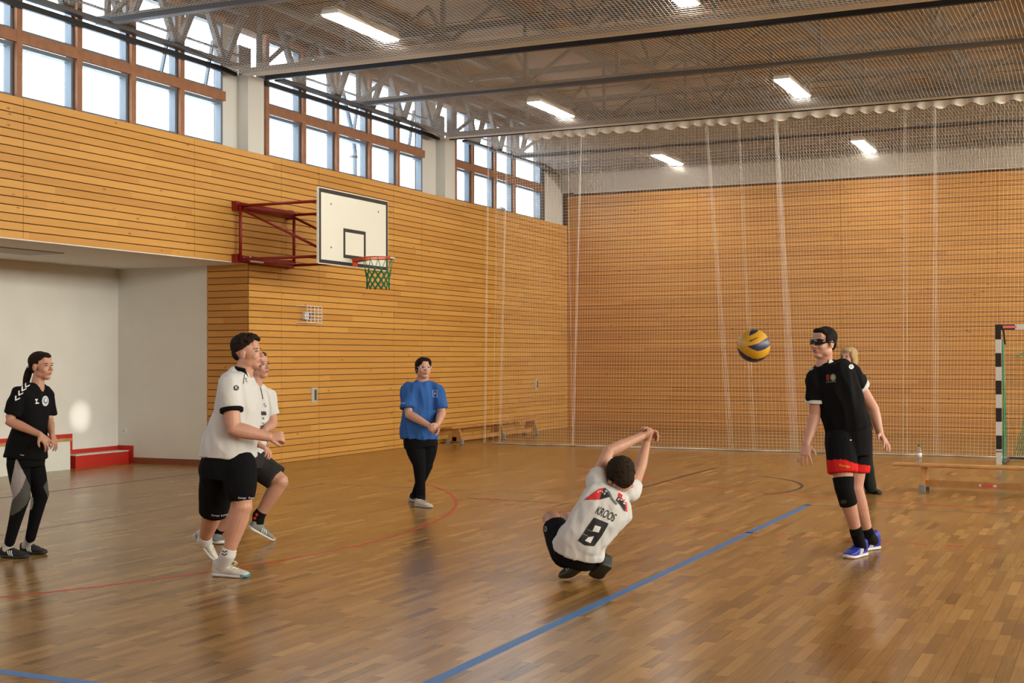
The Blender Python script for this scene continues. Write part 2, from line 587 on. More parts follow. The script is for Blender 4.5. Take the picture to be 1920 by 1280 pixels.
mine = [b for b in boards if b[4] is wall_left]
mine.sort(key=lambda b: -pix_area((0, (b[0] + b[1]) / 2, (b[2] + b[3]) / 2), (0, b[1] - b[0], 0), (0, 0, b[3] - b[2])))
stuffb = MB()
for k, b in enumerate(mine):
    if k < 270:
        mb = MB(); board_mesh(mb, *b[:4]); mb.build('board', M['wood_y'], wall_left)
    else:
        board_mesh(stuffb, *b[:4])
# boards on the return at the niche, facing the camera
for k in range(48):
    zt = SILL - k * PITCH
    if zt > 3.03: continue
    z1, z0 = zt, max(0.003, zt - PITCH + GAP)
    mb = MB()
    mb.add([(-0.75, -12.385, z0), (-0.75, -12.400, z0), (-0.75, -12.403, z0 + .003), (-0.75, -12.403, z1 - .003), (-0.75, -12.400, z1), (-0.75, -12.385, z1),
            (0.0, -12.385, z0), (0.0, -12.400, z0), (0.0, -12.403, z0 + .003), (0.0, -12.403, z1 - .003), (0.0, -12.400, z1), (0.0, -12.385, z1)],
           [(1, 7, 6, 0), (2, 8, 7, 1), (3, 9, 8, 2), (4, 10, 9, 3), (5, 11, 10, 4), (5, 4, 3, 2, 1, 0), (6, 7, 8, 9, 10, 11)])
    mb.build('return_board', M['wood_x'], wall_left)
o = stuffb.build('wall_boards', M['wood_y'], wall_left)
tag(o, kind='stuff')
for b in boards:
    if b[4] is not wall_left:
        mb = MB(); board_mesh(mb, *b[:4]); mb.build('board', M['wood_y'], b[4])
# recessed pull plates
for key, yy in (((-11.545, -10.497), -10.64), ((-1.909, -0.859), -1.80)):
    d_ = door_obj[key]
    pl = MB().box(0.0, 0.006, yy - 0.085, yy + 0.085, 0.905, 1.145).build('pull_plate', M['light_grey'], d_)
    pl['label'] = 'grey metal recessed pull plate'
    MB().box(0.006, 0.009, yy + 0.0, yy + 0.06, 0.94, 1.11).build('recess', M['steel_dark'], pl)

# niche
nb = MB()
nb.box(-2.66, -2.46, -26.0, -12.2, -0.06, 3.2)
o = nb.build('wall_niche_back', M['plaster']); tag(o, 'white plastered back wall of the niche', kind='structure')
o = MB().box(-2.46, -0.75, -12.40, -12.2, 0.0, 3.03).build('wall_niche_end', M['plaster']); tag(o, 'white plastered end wall of the niche', kind='structure')
MB().box(-0.75, -0.03, -12.385, -12.2, 0.0, 3.03).build('return_core', M['dark_gap'], wall_left)
o = MB().box(-2.66, -0.7, -26.2, -26.0, 0.0, 3.2).build('wall_niche_near', M['plaster']); tag(o, 'white end wall of the niche nearest the camera', kind='structure')
sf = MB().box(-2.46, -0.002, -26.0, -12.40, 3.008, 3.03).build('ceiling_niche', M['ceiling_white'])
tag(sf, 'white ceiling over the niche', kind='structure')
MB().box(-1.5, -0.9, -17.2, -15.2, 2.995, 3.008).build('ceiling_vent', mat('vent_grey', (0.45, 0.43, 0.40), 0.7), sf)
o = MB().box(-2.15, -0.751, -12.415, -12.40, 0.0, 0.09).build('baseboard_niche', M['base_brown']); tag(o, 'red-brown skirting at the niche end wall', kind='structure')
red = MB()
red.box(-2.46, -2.452, -13.39, -12.40, 0.0, 0.262)
red.box(-2.46, -2.452, -26.0, -13.39, 0.0, 0.50)
red.box(-2.46, -2.152, -12.408, -12.40, 0.0, 0.27)
o = red.build('trim_1', M['red_paint']); tag(o, 'red painted stepped dado in the niche', kind='structure')

t = empty('seating_step', (-2.33, -13.05, 0))
tag(t, 'low red wooden step against the niche wall', 'step')
MB().box(-2.45, -2.23, -13.565, -12.42, 0.0, 0.185).build('front', M['red_paint'], t)
MB().box(-2.45, -2.225, -13.565, -12.42, 0.185, 0.197).build('tread', M['white_paint'], t)
t = empty('seating_block', (-2.38, -16.0, 0))
tag(t, 'white sided seating block with wooden top behind the ponytailed player', 'seating block')
MB().hexa([(-2.45, -22, 0), (-2.22, -22, 0), (-2.22, -13.68, 0), (-2.45, -13.68, 0),
           (-2.45, -22, .41), (-2.30, -22, .41), (-2.30, -13.60, .41), (-2.45, -13.60, .41)]).build('side_panel', M['white_paint'], t)
MB().box(-2.45, -2.27, -22, -13.58, 0.41, 0.445).build('seat_board', M['plain_wood'], t)
t = empty('wall_socket', (-2.33, -12.41, 0.5))
tag(t, 'small white wall socket low on the niche end wall', 'socket')
MB().box(-2.37, -2.29, -12.412, -12.40, 0.455, 0.535).build('cover_plate', M['white_frame'], t)
MB().lathe([(0.022, 0), (0.022, 0.004), (0.016, 0.004)], n=16).build('socket_ring', M['light_grey'], t).matrix_local = Matrix.Translation((0, -0.002, -0.005)) @ Matrix.Rotation(math.pi / 2, 4, 'X')

# ------------------------------------------------------------------ back wall
BT = 5.40
bk = MB(); bk.box(-0.4, HALL_W, 0.022, 0.3, -0.06, 7.2)
wall_back = bk.build('wall_back', M['dark_gap'])
tag(wall_back, 'end wall of horizontal spruce boards behind the hanging net', kind='structure')
JX = [0.002, 3.15, 6.30, 9.455, 12.6, 15.75, 18.9, 22.3]


def board_back(mb, x0, x1, z0, z1, e=0.003, y0=0.018, y1=0.0):
    mb.add([(x0, y0, z0), (x0, y1 + e, z0), (x0, y1, z0 + e), (x0, y1, z1 - e), (x0, y1 + e, z1), (x0, y0, z1),
            (x1, y0, z0), (x1, y1 + e, z0), (x1, y1, z0 + e), (x1, y1, z1 - e), (x1, y1 + e, z1), (x1, y0, z1)],
           [(1, 7, 6, 0), (2, 8, 7, 1), (3, 9, 8, 2), (4, 10, 9, 3), (5, 11, 10, 4), (5, 4, 3, 2, 1, 0), (6, 7, 8, 9, 10, 11)])


sb = MB()
for j, (a, b_) in enumerate(zip(JX[:-1], JX[1:])):
    for k in range(-8, 48):
        zt = SILL - k * PITCH
        z1, z0 = zt, max(0.003, zt - PITCH + GAP)
        if z1 > BT + 0.06: continue
        if j < 4:
            mb = MB(); board_back(mb, a + VG / 2, b_ - VG / 2, z0, z1); mb.build('board', M['wood_x'], wall_back)
        else:
            board_back(sb, a + VG / 2, b_ - VG / 2, z0, z1)
tag(sb.build('wall_boards', M['wood_x'], wall_back), kind='stuff')
MB().box(-0.3, HALL_W, -0.004, 0.022, 5.452, 5.98).build('plaster_band', M['plaster'], wall_back)
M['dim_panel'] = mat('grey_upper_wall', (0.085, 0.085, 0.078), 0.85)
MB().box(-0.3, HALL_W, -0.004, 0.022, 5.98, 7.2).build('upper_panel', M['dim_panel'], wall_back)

# right and near walls (out of view, they close the hall)
rw = MB()
RWY0, RWZ0 = -36.0, 4.1
rw.box(HALL_W, HALL_W + 0.3, RWY0, 0.3, 0.0, RWZ0)
rw.box(HALL_W, HALL_W + 0.3, RWY0, 0.3, HEAD, 7.2)
for k in range(1, 6):
    yy = -36 + 6.03 * k
    rw.box(HALL_W, HALL_W + 0.3, yy - 0.3, yy + 0.3, RWZ0, HEAD)
o = rw.build('wall_right', M['plain_wood']); tag(o, 'side wall with a window band on the camera side of the hall', kind='structure')
wr = MB()
for k in range(37):
    wr.box(HALL_W + 0.05, HALL_W + 0.15, -36 + k - 0.03, -36 + k + 0.03, RWZ0, HEAD)
o = wr.build('window_4', M['brown_frame']); tag(o, 'window band in the wall out of view', kind='structure')
MB().box(HALL_W + 0.16, HALL_W + 0.165, RWY0, 0.0, RWZ0, HEAD).build('pane', M['glass'], o)
o = MB().box(-2.6, HALL_W + 0.3, HALL_Y0 - 0.3, HALL_Y0, 0.0, 7.2).build('wall_front', M['plain_wood'])
tag(o, 'end wall behind the camera', kind='structure')

# ------------------------------------------------------------------ windows in the left wall
def window_band(idx, ys, yend, label, z1=HEAD):
    """ys: mullion centres; panes between consecutive mullions and up to yend"""
    root = empty('window_%d' % idx, (-0.1, ys[0], SILL))
    tag(root, label, kind='structure')
    edges = list(ys) + [yend]
    for y in ys:
        MB().box(-0.055, -0.002, y - 0.045, y + 0.045, SILL, z1).build('mullion', M['brown_frame'], root)
        MB().box(-0.19, -0.055, y - 0.040, y + 0.040, SILL, z1).build('mullion_core', M['sash'], root)
    for a, b_ in zip(edges[:-1], edges[1:]):
        a2, b2 = a + 0.045, b_ - (0.045 if b_ != yend else 0.0)
        MB().box(-0.055, -0.003, a2, b2, 5.335, 5.47).build('transom', M['brown_frame'], root)
        for (p, q) in ((SILL, 5.335), (5.47, z1)):
            fr = MB()
            for (ya, yb, za, zb) in ((a2, a2 + .045, p, q), (b2 - .045, b2, p, q), (a2 + .045, b2 - .045, p, p + .04), (a2 + .045, b2 - .045, q - .05, q)):
                fr.box(-0.17, -0.06, ya, yb, za, zb)
            f_ = fr.build('sash', M['sash'], root)
            MB().box(-0.135, -0.128, a2 + .045, b2 - .045, p + .04, q - .05).build('pane', M['glass'], f_)
    MB().box(-0.19, -0.003, ys[0], yend, z1, z1 + 0.06).build('head', M['brown_frame'], root)
    MB().box(-0.30, -0.003, ys[0] - .05, yend, SILL - 0.012, SILL + 0.004).build('window_sill', M['plain_wood'], root)
    return root


w1 = window_band(1, [-23.87, -22.87, -21.87, -20.87, -19.87, -18.87, -17.87, -16.87, -15.88, -14.89, -13.90], -12.93,
                 'brown framed window band above the white niche')
w2 = window_band(2, [-11.90, -10.90, -9.92, -8.87, -7.90], -6.92, 'brown framed window band above the basketball backboard')
w3 = window_band(3, [-5.66, -4.90, -3.86, -2.90], -1.40, 'brown framed window band nearest the far corner')
# opened top lights: stay arms
for root, y, dy in ((w1, -14.30, 0.16), (w1, -13.35, 0.14), (w2, -7.45, 0.14), (w2, -9.35, 0.14)):
    MB().bar((-0.05, y, 5.47), (-0.02, y + dy, 6.15), 0.03, 0.05, (1, 0, 0)).build('stay_arm', M['sash'], root)

for i, (y0, y1, yp, lab) in enumerate(((-12.40, -12.00, -12.95, 'white pillar between the two large window bands'),
                                     (-6.12, -5.71, -6.95, 'white pillar beside the hanging net'))):
    t = empty('pillar', (-0.25, (y0 + y1) / 2, SILL)); tag(t, lab, kind='structure')
    MB().box(-0.50, 0.0, y0, y1, SILL, 5.83).build('shaft', M['pillar'], t)
    MB().box(-0.24, -0.20, yp, y0, SILL, 6.5).build('side_panel', M['pillar'], t)
    MB().box(-0.50, -0.20, y0 + .05, y1 - .05, 5.83, 6.3).build('neck', M['steel'], t)
t = empty('pillar', (-0.15, -0.6, SILL)); tag(t, 'white panel closing the window band at the far corner', kind='structure')
MB().box(-0.25, -0.12, -1.20, -0.0, SILL, 6.5).build('shaft', M['pillar'], t)
MB().box(-0.25, -0.05, -1.40, -1.20, SILL, 6.5).build('dark_jamb', M['steel'], t)
# downpipe and round cap outside the glass
t = empty('downpipe', (-0.75, -8.25, 4.2)); tag(t, 'grey downpipe outside the window behind the backboard', 'pipe')
MB().tube([(-0.75, -8.22, 3.8), (-0.75, -8.22, 5.3), (-0.75, -8.28, 5.6), (-0.75, -8.62, 6.3), (-0.75, -8.8, 6.7)], 0.065, 10).build('pipe', mat('zinc', (0.30, 0.38, 0.48), 0.5, metal=0.4), t, True)
for z in (4.4, 5.2):
    MB().lathe([(0.075, 0), (0.075, 0.04)], (-0.75, -8.22, z), 14).build('pipe_clip', M['steel'], t)
t = empty('vent_cap', (-0.55, -2.45, 4.6)); tag(t, 'small grey round vent cap outside the far corner window', 'vent cap')
MB().lathe([(0.05, -0.3), (0.05, 0.08), (0.14, 0.10), (0.13, 0.2), (0.09, 0.28), (0.03, 0.31)], (-0.55, -2.45, 4.6), 16).build('cap', M['steel'], t, True)

# ------------------------------------------------------------------ roof
rb = MB(); rb.box(-0.6, HALL_W + 0.4, HALL_Y0 - 0.3, 0.3, 7.2, 7.35)
ceiling = rb.build('ceiling', M['deck']); tag(ceiling, 'beige roof deck above the steel trusses', kind='structure')
for k, xx in enumerate(np.arange(1.0, 22.0, 2.0)):
    MB().box(xx - 0.05, xx + 0.05, HALL_Y0, 0.0, 7.02, 7.2).build('purlin', M['steel'], ceiling)
for yy in np.arange(-35.0, 0.0, 2.0):
    if yy > -20: MB().box(-0.1, HALL_W, yy - 0.01, yy + 0.01, 7.19, 7.2).build('deck_joint', M['dark_gap'], ceiling)

TR = [(-15.5, 'above the nearest left strip light'), (-12.25, 'landing on the pillar over the basketball hoop'),
      (-9.45, 'over the middle of the far window band'), (-5.95, 'directly above the hanging net'), (-3.0, 'seen behind the hanging net'), (-0.35, 'against the far end wall')]
for y, lab in TR:
    t = empty('roof_truss', (0, y, 5.85)); tag(t, 'grey steel roof truss ' + lab, 'truss')
    XE = 17.0
    MB().box(-0.05, XE, y - 0.06, y + 0.06, 5.85, 5.95).build('bottom_chord', M['steel'], t)
    MB().box(-0.05, XE, y - 0.06, y + 0.06, 6.90, 7.01).build('top_chord', M['steel'], t)
    n = 11; st = XE / n
    for k in range(n):
        xa = st * k + 0.1
        MB().box(xa - 0.03, xa + 0.03, y - 0.03, y + 0.03, 5.95, 6.90).build('post', M['steel'], t)
        p, q = ((xa, y, 5.93), (xa + st, y, 6.92)) if k % 2 == 0 else ((xa, y, 6.92), (xa + st, y, 5.93))
        MB().bar(p, q, 0.05, 0.05).build('diagonal', M['steel'], t)
# longitudinal tie and wind bracing rods between trusses
for xx, lab in ((2.2, 'on the left of the strip lights'), (5.3, 'between the two rows of strip lights'), (9.3, 'on the right of the strip lights')):
    t = empty('lattice_brace', (xx, -9, 5.9)); tag(t, 'thin steel bracing running along the hall roof ' + lab, 'brace')
    MB().box(xx - 0.03, xx + 0.03, -15.6, -0.2, 5.96, 6.02).build('lower_rail', M['steel'], t)
    for (ya, yb) in zip([q[0] for q in TR[:-1]], [q[0] for q in TR[1:]]):
        MB().bar((xx, ya, 6.0), (xx, (ya + yb) / 2, 6.95), 0.05, 0.05).build('diagonal', M['steel'], t)
        MB().bar((xx, (ya + yb) / 2, 6.95), (xx, yb, 6.0), 0.05, 0.05).build('diagonal', M['steel'], t)
# zigzag girder in front of the windows
for (ya, yb, lab) in ((-24.0, -12.6, 'in front of the window band above the niche'), (-11.8, -6.3, 'in front of the window band above the backboard'), (-5.5, -0.3, 'in front of the far corner windows')):
    t = empty('edge_girder', (0.1, ya, 5.86)); tag(t, 'grey zigzag steel girder ' + lab, 'girder')
    MB().box(0.05, 0.17, ya, yb, 5.83, 5.88).build('bottom_chord', M['steel'], t)
    MB().box(0.05, 0.17, ya, yb, 6.62, 6.72).build('top_chord', M['steel'], t)
    n = int(round((yb - ya) / 1.06)); st = (yb - ya) / n
    for k in range(n):
        y0 = ya + k * st
        MB().bar((0.11, y0 + 0.08, 6.64), (0.11, y0 + st * 0.48, 5.86), 0.075, 0.085).build('diagonal', M['steel'], t)
        MB().bar((0.11, y0 + st * 0.52, 5.86), (0.11, y0 + st - 0.08, 6.64), 0.075, 0.085).build('diagonal', M['steel'], t)
    MB().box(0.05, 0.10, ya, yb, 6.02, 6.04).build('cable_tray', M['steel'], t)
# black rails
for (p, q, lab) in (((0.02, -24.0, 5.77), (0.02, -12.72, 5.77), 'black net rail along the windows above the niche'),
                    ((0.02, -12.0, 5.77), (0.02, -6.42, 5.77), 'black net rail along the windows above the backboard')):
    o = MB().bar(p, q, 0.05, 0.075).build('net_rail', M['black']); tag(o, lab, 'rail')
for (yy, z, lab) in ((-12.16, 5.81, 'black net rail crossing the hall over the hoop'), (-6.20, 5.80, 'black rail the long curtain net hangs from')):
    o = MB().box(0.15, 17, yy - 0.03, yy + 0.03, z - 0.04, z + 0.04).build('net_rail', M['black']); tag(o, lab, 'rail')

# ------------------------------------------------------------------ nets
CELL = 0.056


def ceiling_net(y0, y1, zf, label, r=0.0026, x0=0.20, x1=14.0):
    mb = MB()
    ys = np.linspace(y0, y1, 33)
    for xx in np.arange(x0, x1, CELL):
        mb.tube([(xx, yy, zf(xx, yy)) for yy in ys], r, 3, cap=False)
    xs = np.linspace(x0, x1, 12)
    rows = np.concatenate([np.arange(y0, y1, CELL), np.arange(y1 - 0.75, y1, CELL) + CELL * .45, np.arange(y1 - 0.4, y1, CELL) + CELL * .72])
    for yy in rows[rows < y1]:
        mb.tube([(xx, yy, zf(xx, yy)) for xx in xs], r, 3, cap=False)
    for xx_y in (y0, y1):
        mb.tube([(xx, xx_y, zf(xx, xx_y)) for xx in xs], 0.012, 5)
    o = mb.build('ceiling_net', M['net_white']); tag(o, label, 'net')
    return o


def sagf(y0, y1, end=5.78):
    ks = [0, .3, .55, .70, .80, .87, .92, .96, 1.0]
    kz = [5.86, 5.90, 5.91, 5.89, 5.83, 5.76, 5.725, 5.73, end] if end > 5.6 else [5.86, 5.90, 5.91, 5.89, 5.84, 5.74, 5.64, 5.54, end]
    def f(x, y):
        s = (y - y0) / (y1 - y0)
        return float(np.interp(s, ks, kz)) + 0.010 * math.sin(x * 1.57) * math.sin(math.pi * min(1, max(0, s)))
    return f


ceiling_net(-18.45, -12.45, sagf(-18.45, -12.45), 'white protective net under the roof above the basketball hoop')
ceiling_net(-12.1, -6.28, sagf(-12.1, -6.28), 'white protective net under the roof before the hanging curtain net')
ceiling_net(-5.9, -0.06, sagf(-5.9, -0.06, 5.43), 'white protective net under the roof behind the hanging curtain net')

# hanging curtain net
CY, CX0, CX1, CZ = -6.2, 1.05, 14.0, 5.70


def curt(xx, z):
    s = xx
    amp = 0.05 + 0.03 * math.sin(0.7 * xx)
    lean = 0.14 * (1 - z / CZ) * math.sin(1.1 * xx + 0.5)
    return (s + lean + 0.02 * math.sin(5.1 * xx), CY + amp * math.sin(6.3 * xx + 1.3 * math.sin(1.7 * xx)) * (0.6 + 0.4 * z / CZ), z)


t = empty('curtain_net', (8, CY, 0)); tag(t, 'long white dividing net hanging from roof to floor across the hall', 'net')
mb = MB()
xs = np.arange(CX0, CX1, CELL)
zs = np.linspace(0.03, CZ, 9)
for xx in xs:
    mb.tube([curt(xx, z) for z in zs], 0.0020, 3, cap=False)
xf = np.arange(CX0, CX1, CELL * 1.5)
for z in np.arange(0.05, CZ, CELL):
    mb.tube([curt(xx, z) for xx in xf], 0.0018, 3, cap=False)
nm = mb.build('mesh', M['net_white'], t)
# gathered cords where the net bunches up
for k, (xt, xb, nn, wd) in enumerate(((1.0, 0.90, 3, .02), (1.19, 1.08, 1, .0), (1.38, 1.21, 3, .02), (2.60, 2.68, 1, 0), (2.87, 2.68, 3, .02), (5.2, 5.62, 3, .05),
                       (5.78, 6.02, 2, .03), (6.42, 6.72, 6, .10), (8.55, 8.52, 2, .05), (9.02, 9.0, 3, .05), (12.2, 12.4, 3, .06))):
    mb = MB()
    for q in range(nn):
        off = wd * (q / max(1, nn - 1) - 0.5)
        mb.tube([(xt + (xb - xt) * s + off * (0.6 + 0.8 * s), CY - 0.08 + 0.02 * math.sin(q), CZ * (1 - s) + 0.03) for s in np.linspace(0, 1, 8)], 0.0021, 4)
    mb.build('gathered_cord', M['net_white'], t)
# ruffled header
hd = MB(); V = []; xs = np.arange(1.7, CX1, 0.03)
for xx in xs:
    wv = math.sin(xx * 24 + 2 * math.sin(xx * 2.3))
    lo = 5.655 - 0.022 * math.sin(xx * 24 + 1.5 + 2 * math.sin(xx * 2.3)) - 0.012 * math.sin(xx * 7.1)
    V += [(xx, CY - 0.03 + 0.012 * wv, 5.76), (xx, CY - 0.035 + 0.05 * wv, (5.76 + lo) / 2), (xx, CY - 0.04 + 0.075 * wv, lo)]
nV = len(xs)
V2 = [(a, b + 0.004, c) for a, b, c in V]
F = []
for i in range(nV - 1):
    for k in range(2):
        a = i * 3 + k
        F.append((a, a + 1, a + 4, a + 3))
        F.append((a + 3 + 3 * nV, a + 4 + 3 * nV, a + 1 + 3 * nV, a + 3 * nV))
hd.add(V + V2, F)
hd.build('ruffled_header', mat('header_tape', (0.78, 0.72, 0.62), 0.9), t, True)
mb = MB(); mb.tube([(curt(xx, 0)[0], curt(xx, 0)[1] - 0.02 + 0.02 * math.sin(xx * 3), 0.016) for xx in np.arange(0.9, CX1, 0.1)], 0.016, 6)
mb.build('weighted_hem', mat('hem_tape', (0.55, 0.52, 0.44), 0.8, var=0.5, vscale=2.0), t, True)

# ------------------------------------------------------------------ strip lights
LAMP_E = 32.0
M['diffuser'] = mat('lit_diffuser', (0.9, 0.9, 0.9), 0.5, emit=(1.0, 0.95, 0.86), estr=LAMP_E)
M['lamp_body'] = mat('lamp_housing', (0.78, 0.74, 0.66), 0.5)
LZ = 5.83
lamp_lab = {(2.95, -14.02): 'large lit strip light nearest the camera, above the hoop', (7.07, -14.02): 'lit strip light cut off by the top edge of the photo',
            (2.95, -7.845): 'lit strip light left of centre, before the curtain net', (7.07, -7.845): 'lit strip light on the right, before the curtain net',
            (2.95, -1.54): 'lit strip light behind the curtain net on the left', (7.07, -1.54): 'lit strip light behind the curtain net on the right'}


def strip_light(x, y):
    t = empty('strip_light', (x, y, LZ))
    lab = lamp_lab.get((x, y))
    if lab: tag(t, lab, 'ceiling light', 'ceiling strip lights')
    else: tag(t, 'lit ceiling strip light outside the photo', 'ceiling light', 'strip lights outside the photo')
    MB().hexa([(x - .13, y - .77, LZ + .006), (x + .13, y - .77, LZ + .006), (x + .13, y + .77, LZ + .006), (x - .13, y + .77, LZ + .006),
               (x - .10, y - .75, LZ + .10), (x + .10, y - .75, LZ + .10), (x + .10, y + .75, LZ + .10), (x - .10, y + .75, LZ + .10)]).build('housing', M['lamp_body'], t)
    MB().box(x - .11, x + .11, y - .75, y + .75, LZ - 0.012, LZ + .006).build('diffuser', M['diffuser'], t)
    for dy in (-.5, .5):
        MB().box(x - .015, x + .015, y + dy - .015, y + dy + .015, LZ + .10, 6.0).build('hanger', M['steel'], t)


for x in (2.95, 7.07, 11.2, 15.3, 19.4):
    for y in (-1.54, -7.845, -14.02):
        strip_light(x, y)
# ------------------------------------------------------------------ basketball hoop
M['hoop_red'] = mat('dark_red_steel', (0.26, 0.012, 0.010), 0.4)
M['board_white'] = mat('backboard_white', (0.78, 0.77, 0.68), 0.45)
M['mark_black'] = mat('black_marking', (0.02, 0.02, 0.02), 0.5)
M['rim_orange'] = mat('orange_rim', (0.62, 0.07, 0.02), 0.4)
M['net_green'] = mat('green_net_cord', (0.02, 0.20, 0.07), 0.7)
M['chrome'] = mat('pale_handle', (0.75, 0.72, 0.65), 0.4)
BX, BY0, BY1, BZ0, BZ1 = 1.65, -13.04, -11.13, 2.925, 3.99
HY = (BY0 + BY1) / 2
hoop = empty('basketball_hoop', (0, HY, 3.0))
tag(hoop, 'wall-mounted basketball hoop with white backboard, red bracket and green net', 'basketball hoop')
bbd = MB().box(BX - 0.03, BX, BY0, BY1, BZ0, BZ1).build('backboard', M['board_white'], hoop)
def mark(y0, y1, z0, z1): return MB().box(BX - 0.001, BX + 0.0025, y0, y1, z0, z1)
e = 0.012
for (a, b_, c, d_) in ((BY0 + e, BY1 - e, BZ1 - e - .055, BZ1 - e), (BY0 + e, BY1 - e, BZ0 + e, BZ0 + e + .05),
                       (BY0 + e, BY0 + e + .05, BZ0 + e + .05, BZ1 - e - .055), (BY1 - e - .05, BY1 - e, BZ0 + e + .05, BZ1 - e - .055)):
    mark(a, b_, c, d_).build('border_marking', M['mark_black'], bbd)
ry0, ry1, rz0, rz1 = -12.395, -11.785, 3.045, 3.47
for (a, b_, c, d_) in ((ry0, ry1, rz1 - .05, rz1), (ry0, ry1, rz0, rz0 + .05), (ry0, ry0 + .05, rz0 + .05, rz1 - .05), (ry1 - .05, ry1, rz0 + .05, rz1 - .05)):
    mark(a, b_, c, d_).build('target_marking', M['mark_black'], bbd)
for (yy, zz) in ((-12.72, 3.78), (-11.42, 3.80), (-12.72, 3.17)):
    MB().box(BX, BX + 0.006, yy - .01, yy + .01, zz - .012, zz + .012).build('bolt', M['steel'], bbd)
RC = np.array([2.04, HY, 3.05])
rim = MB().tube([(RC[0] + .225 * math.cos(a), RC[1] + .225 * math.sin(a), 3.05) for a in np.linspace(0, 2 * math.pi, 40, endpoint=False)], 0.011, 8, closed=True).build('rim', M['rim_orange'], hoop, True)
MB().box(BX, BX + 0.008, HY - .07, HY + .07, 2.94, 3.06).build('rim_plate', M['rim_orange'], rim)
MB().hexa([(BX, HY - .06, 3.0), (1.84, HY - .11, 3.03), (1.84, HY + .11, 3.03), (BX, HY + .06, 3.0),
           (BX, HY - .06, 3.055), (1.84, HY - .11, 3.06), (1.84, HY + .11, 3.06), (BX, HY + .06, 3.055)]).build('rim_arm', M['rim_orange'], rim)
MB().tube([(RC[0] + .232 * math.cos(a), RC[1] + .232 * math.sin(a), 3.045) for a in np.linspace(-0.2, 1.1, 14)], 0.012, 6).build('sticker', M['chrome'], rim)
# green net: hanging loops, then knotted mesh
gm = MB(); nn = 12
def npt(k, z):
    s = (3.05 - z) / 0.44
    r = 0.225 - 0.07 * min(1, s * 1.5) + 0.01 * s
    a = 2 * math.pi * k / nn
    return (RC[0] + r * math.cos(a), RC[1] + r * math.sin(a), z)
lev = [3.045, 2.87, 2.80, 2.735, 2.675, 2.615]
for k in range(nn):
    gm.tube([npt(k, lev[0]), npt(k + .5, lev[1])], 0.0035, 4)
    gm.tube([npt(k, lev[0]), npt(k - .5, lev[1])], 0.0035, 4)
    for i in range(1, len(lev) - 1):
        o_ = 0.5 if i % 2 else 0.0
        for dd in (-.5, .5):
            gm.tube([npt(k + o_, lev[i]), npt(k + o_ + dd, lev[i + 1])], 0.0085, 5)
gnet = gm.build('hoop_net', M['net_green'], hoop)
for i in range(1, len(lev)):
    for k in range(nn):
        if i in (1, 3, 5): pass
km = MB()
for i in range(1, len(lev)):
    for k in range(nn):
        km.sphere(npt(k + (0.5 if i % 2 else 0), lev[i]), 0.014, 6, 4)
km.build('knots', mat('dark_green_knot', (0.012, 0.10, 0.05), 0.7), gnet)
tag(bpy.data.objects['knots'], kind='stuff')
# bracket
for y in (-12.75, -11.38):
    for z0, z1 in ((3.76, 3.90), (3.0, 3.13)):
        MB().box(0.003, 0.09, y - .05, y + .04, z0, z1).build('wall_bracket', M['hoop_red'], hoop)
    MB().tube([(0.12, y, 3.03), (0.12, y, 3.86)], 0.024, 10).build('post', M['hoop_red'], hoop, True)
    MB().tube([(0.08, y, 3.83), (BX - .03, y, 3.83)], 0.022, 10).build('top_arm', M['hoop_red'], hoop, True)
    MB().tube([(0.08, y, 3.05), (BX - .03, y, 3.05)], 0.022, 10).build('bottom_arm', M['hoop_red'], hoop, True)
    MB().tube([(0.10, y, 3.80), (BX - .03, y, 3.10)], 0.020, 10).build('diagonal_arm', M['hoop_red'], hoop, True)
for z in (3.83, 3.06):
    MB().tube([(0.10, -12.72, z), (0.10, -11.40, z)], 0.055, 14).build('cross_beam', M['hoop_red'], hoop, True)
MB().tube([(0.20, -12.62, 3.10), (0.20, -12.62, 3.03), (0.20, -12.30, 3.03)], 0.014, 8).build('crank_handle', M['chrome'], hoop, True)

# ------------------------------------------------------------------ caged wall device
t = empty('wire_cage', (0.06, -10.9, 2.3)); tag(t, 'white wire ball guard around a small wall device', 'guard cage')
cw = MB()
y0, y1, z0, z1, dx = -11.02, -10.60, 2.175, 2.435, 0.12
for yy in np.linspace(y0, y1, 5): cw.tube([(dx, yy, z0), (dx, yy, z1)], 0.006, 5)
for zz in np.linspace(z0, z1, 6): cw.tube([(0.0, y0 - 0.12, zz), (dx, y0, zz), (dx, y1, zz), (0.0, y1 + .03, zz)] if zz in (z0, z1) else [(dx, y0, zz), (dx, y1, zz)], 0.006, 5)
cw.build('cage', M['white_frame'], t)
MB().box(0.0, 0.05, -10.98, -10.80, 2.225, 2.345).build('device', M['white_frame'], t)
MB().box(0.05, 0.055, -10.86, -10.80, 2.235, 2.335).build('sensor_window', M['mark_black'], t)

# ------------------------------------------------------------------ benches
def text_mesh(txt, size=1.0, bold=0.0):
    cu = bpy.data.curves.new('txt', 'FONT'); cu.body = txt; cu.size = size; cu.offset = bold; cu.align_x = 'CENTER'; cu.align_y = 'CENTER'
    ob = bpy.data.objects.new('txt', cu)
    me = baked(ob)
    bpy.data.objects.remove(ob); bpy.data.curves.remove(cu)
    V = np.array([v.co[:] for v in me.vertices]) if len(me.vertices) else np.zeros((0, 3))
    F = [tuple(p.vertices) for p in me.polygons]
    bpy.data.meshes.remove(me)
    return V, F


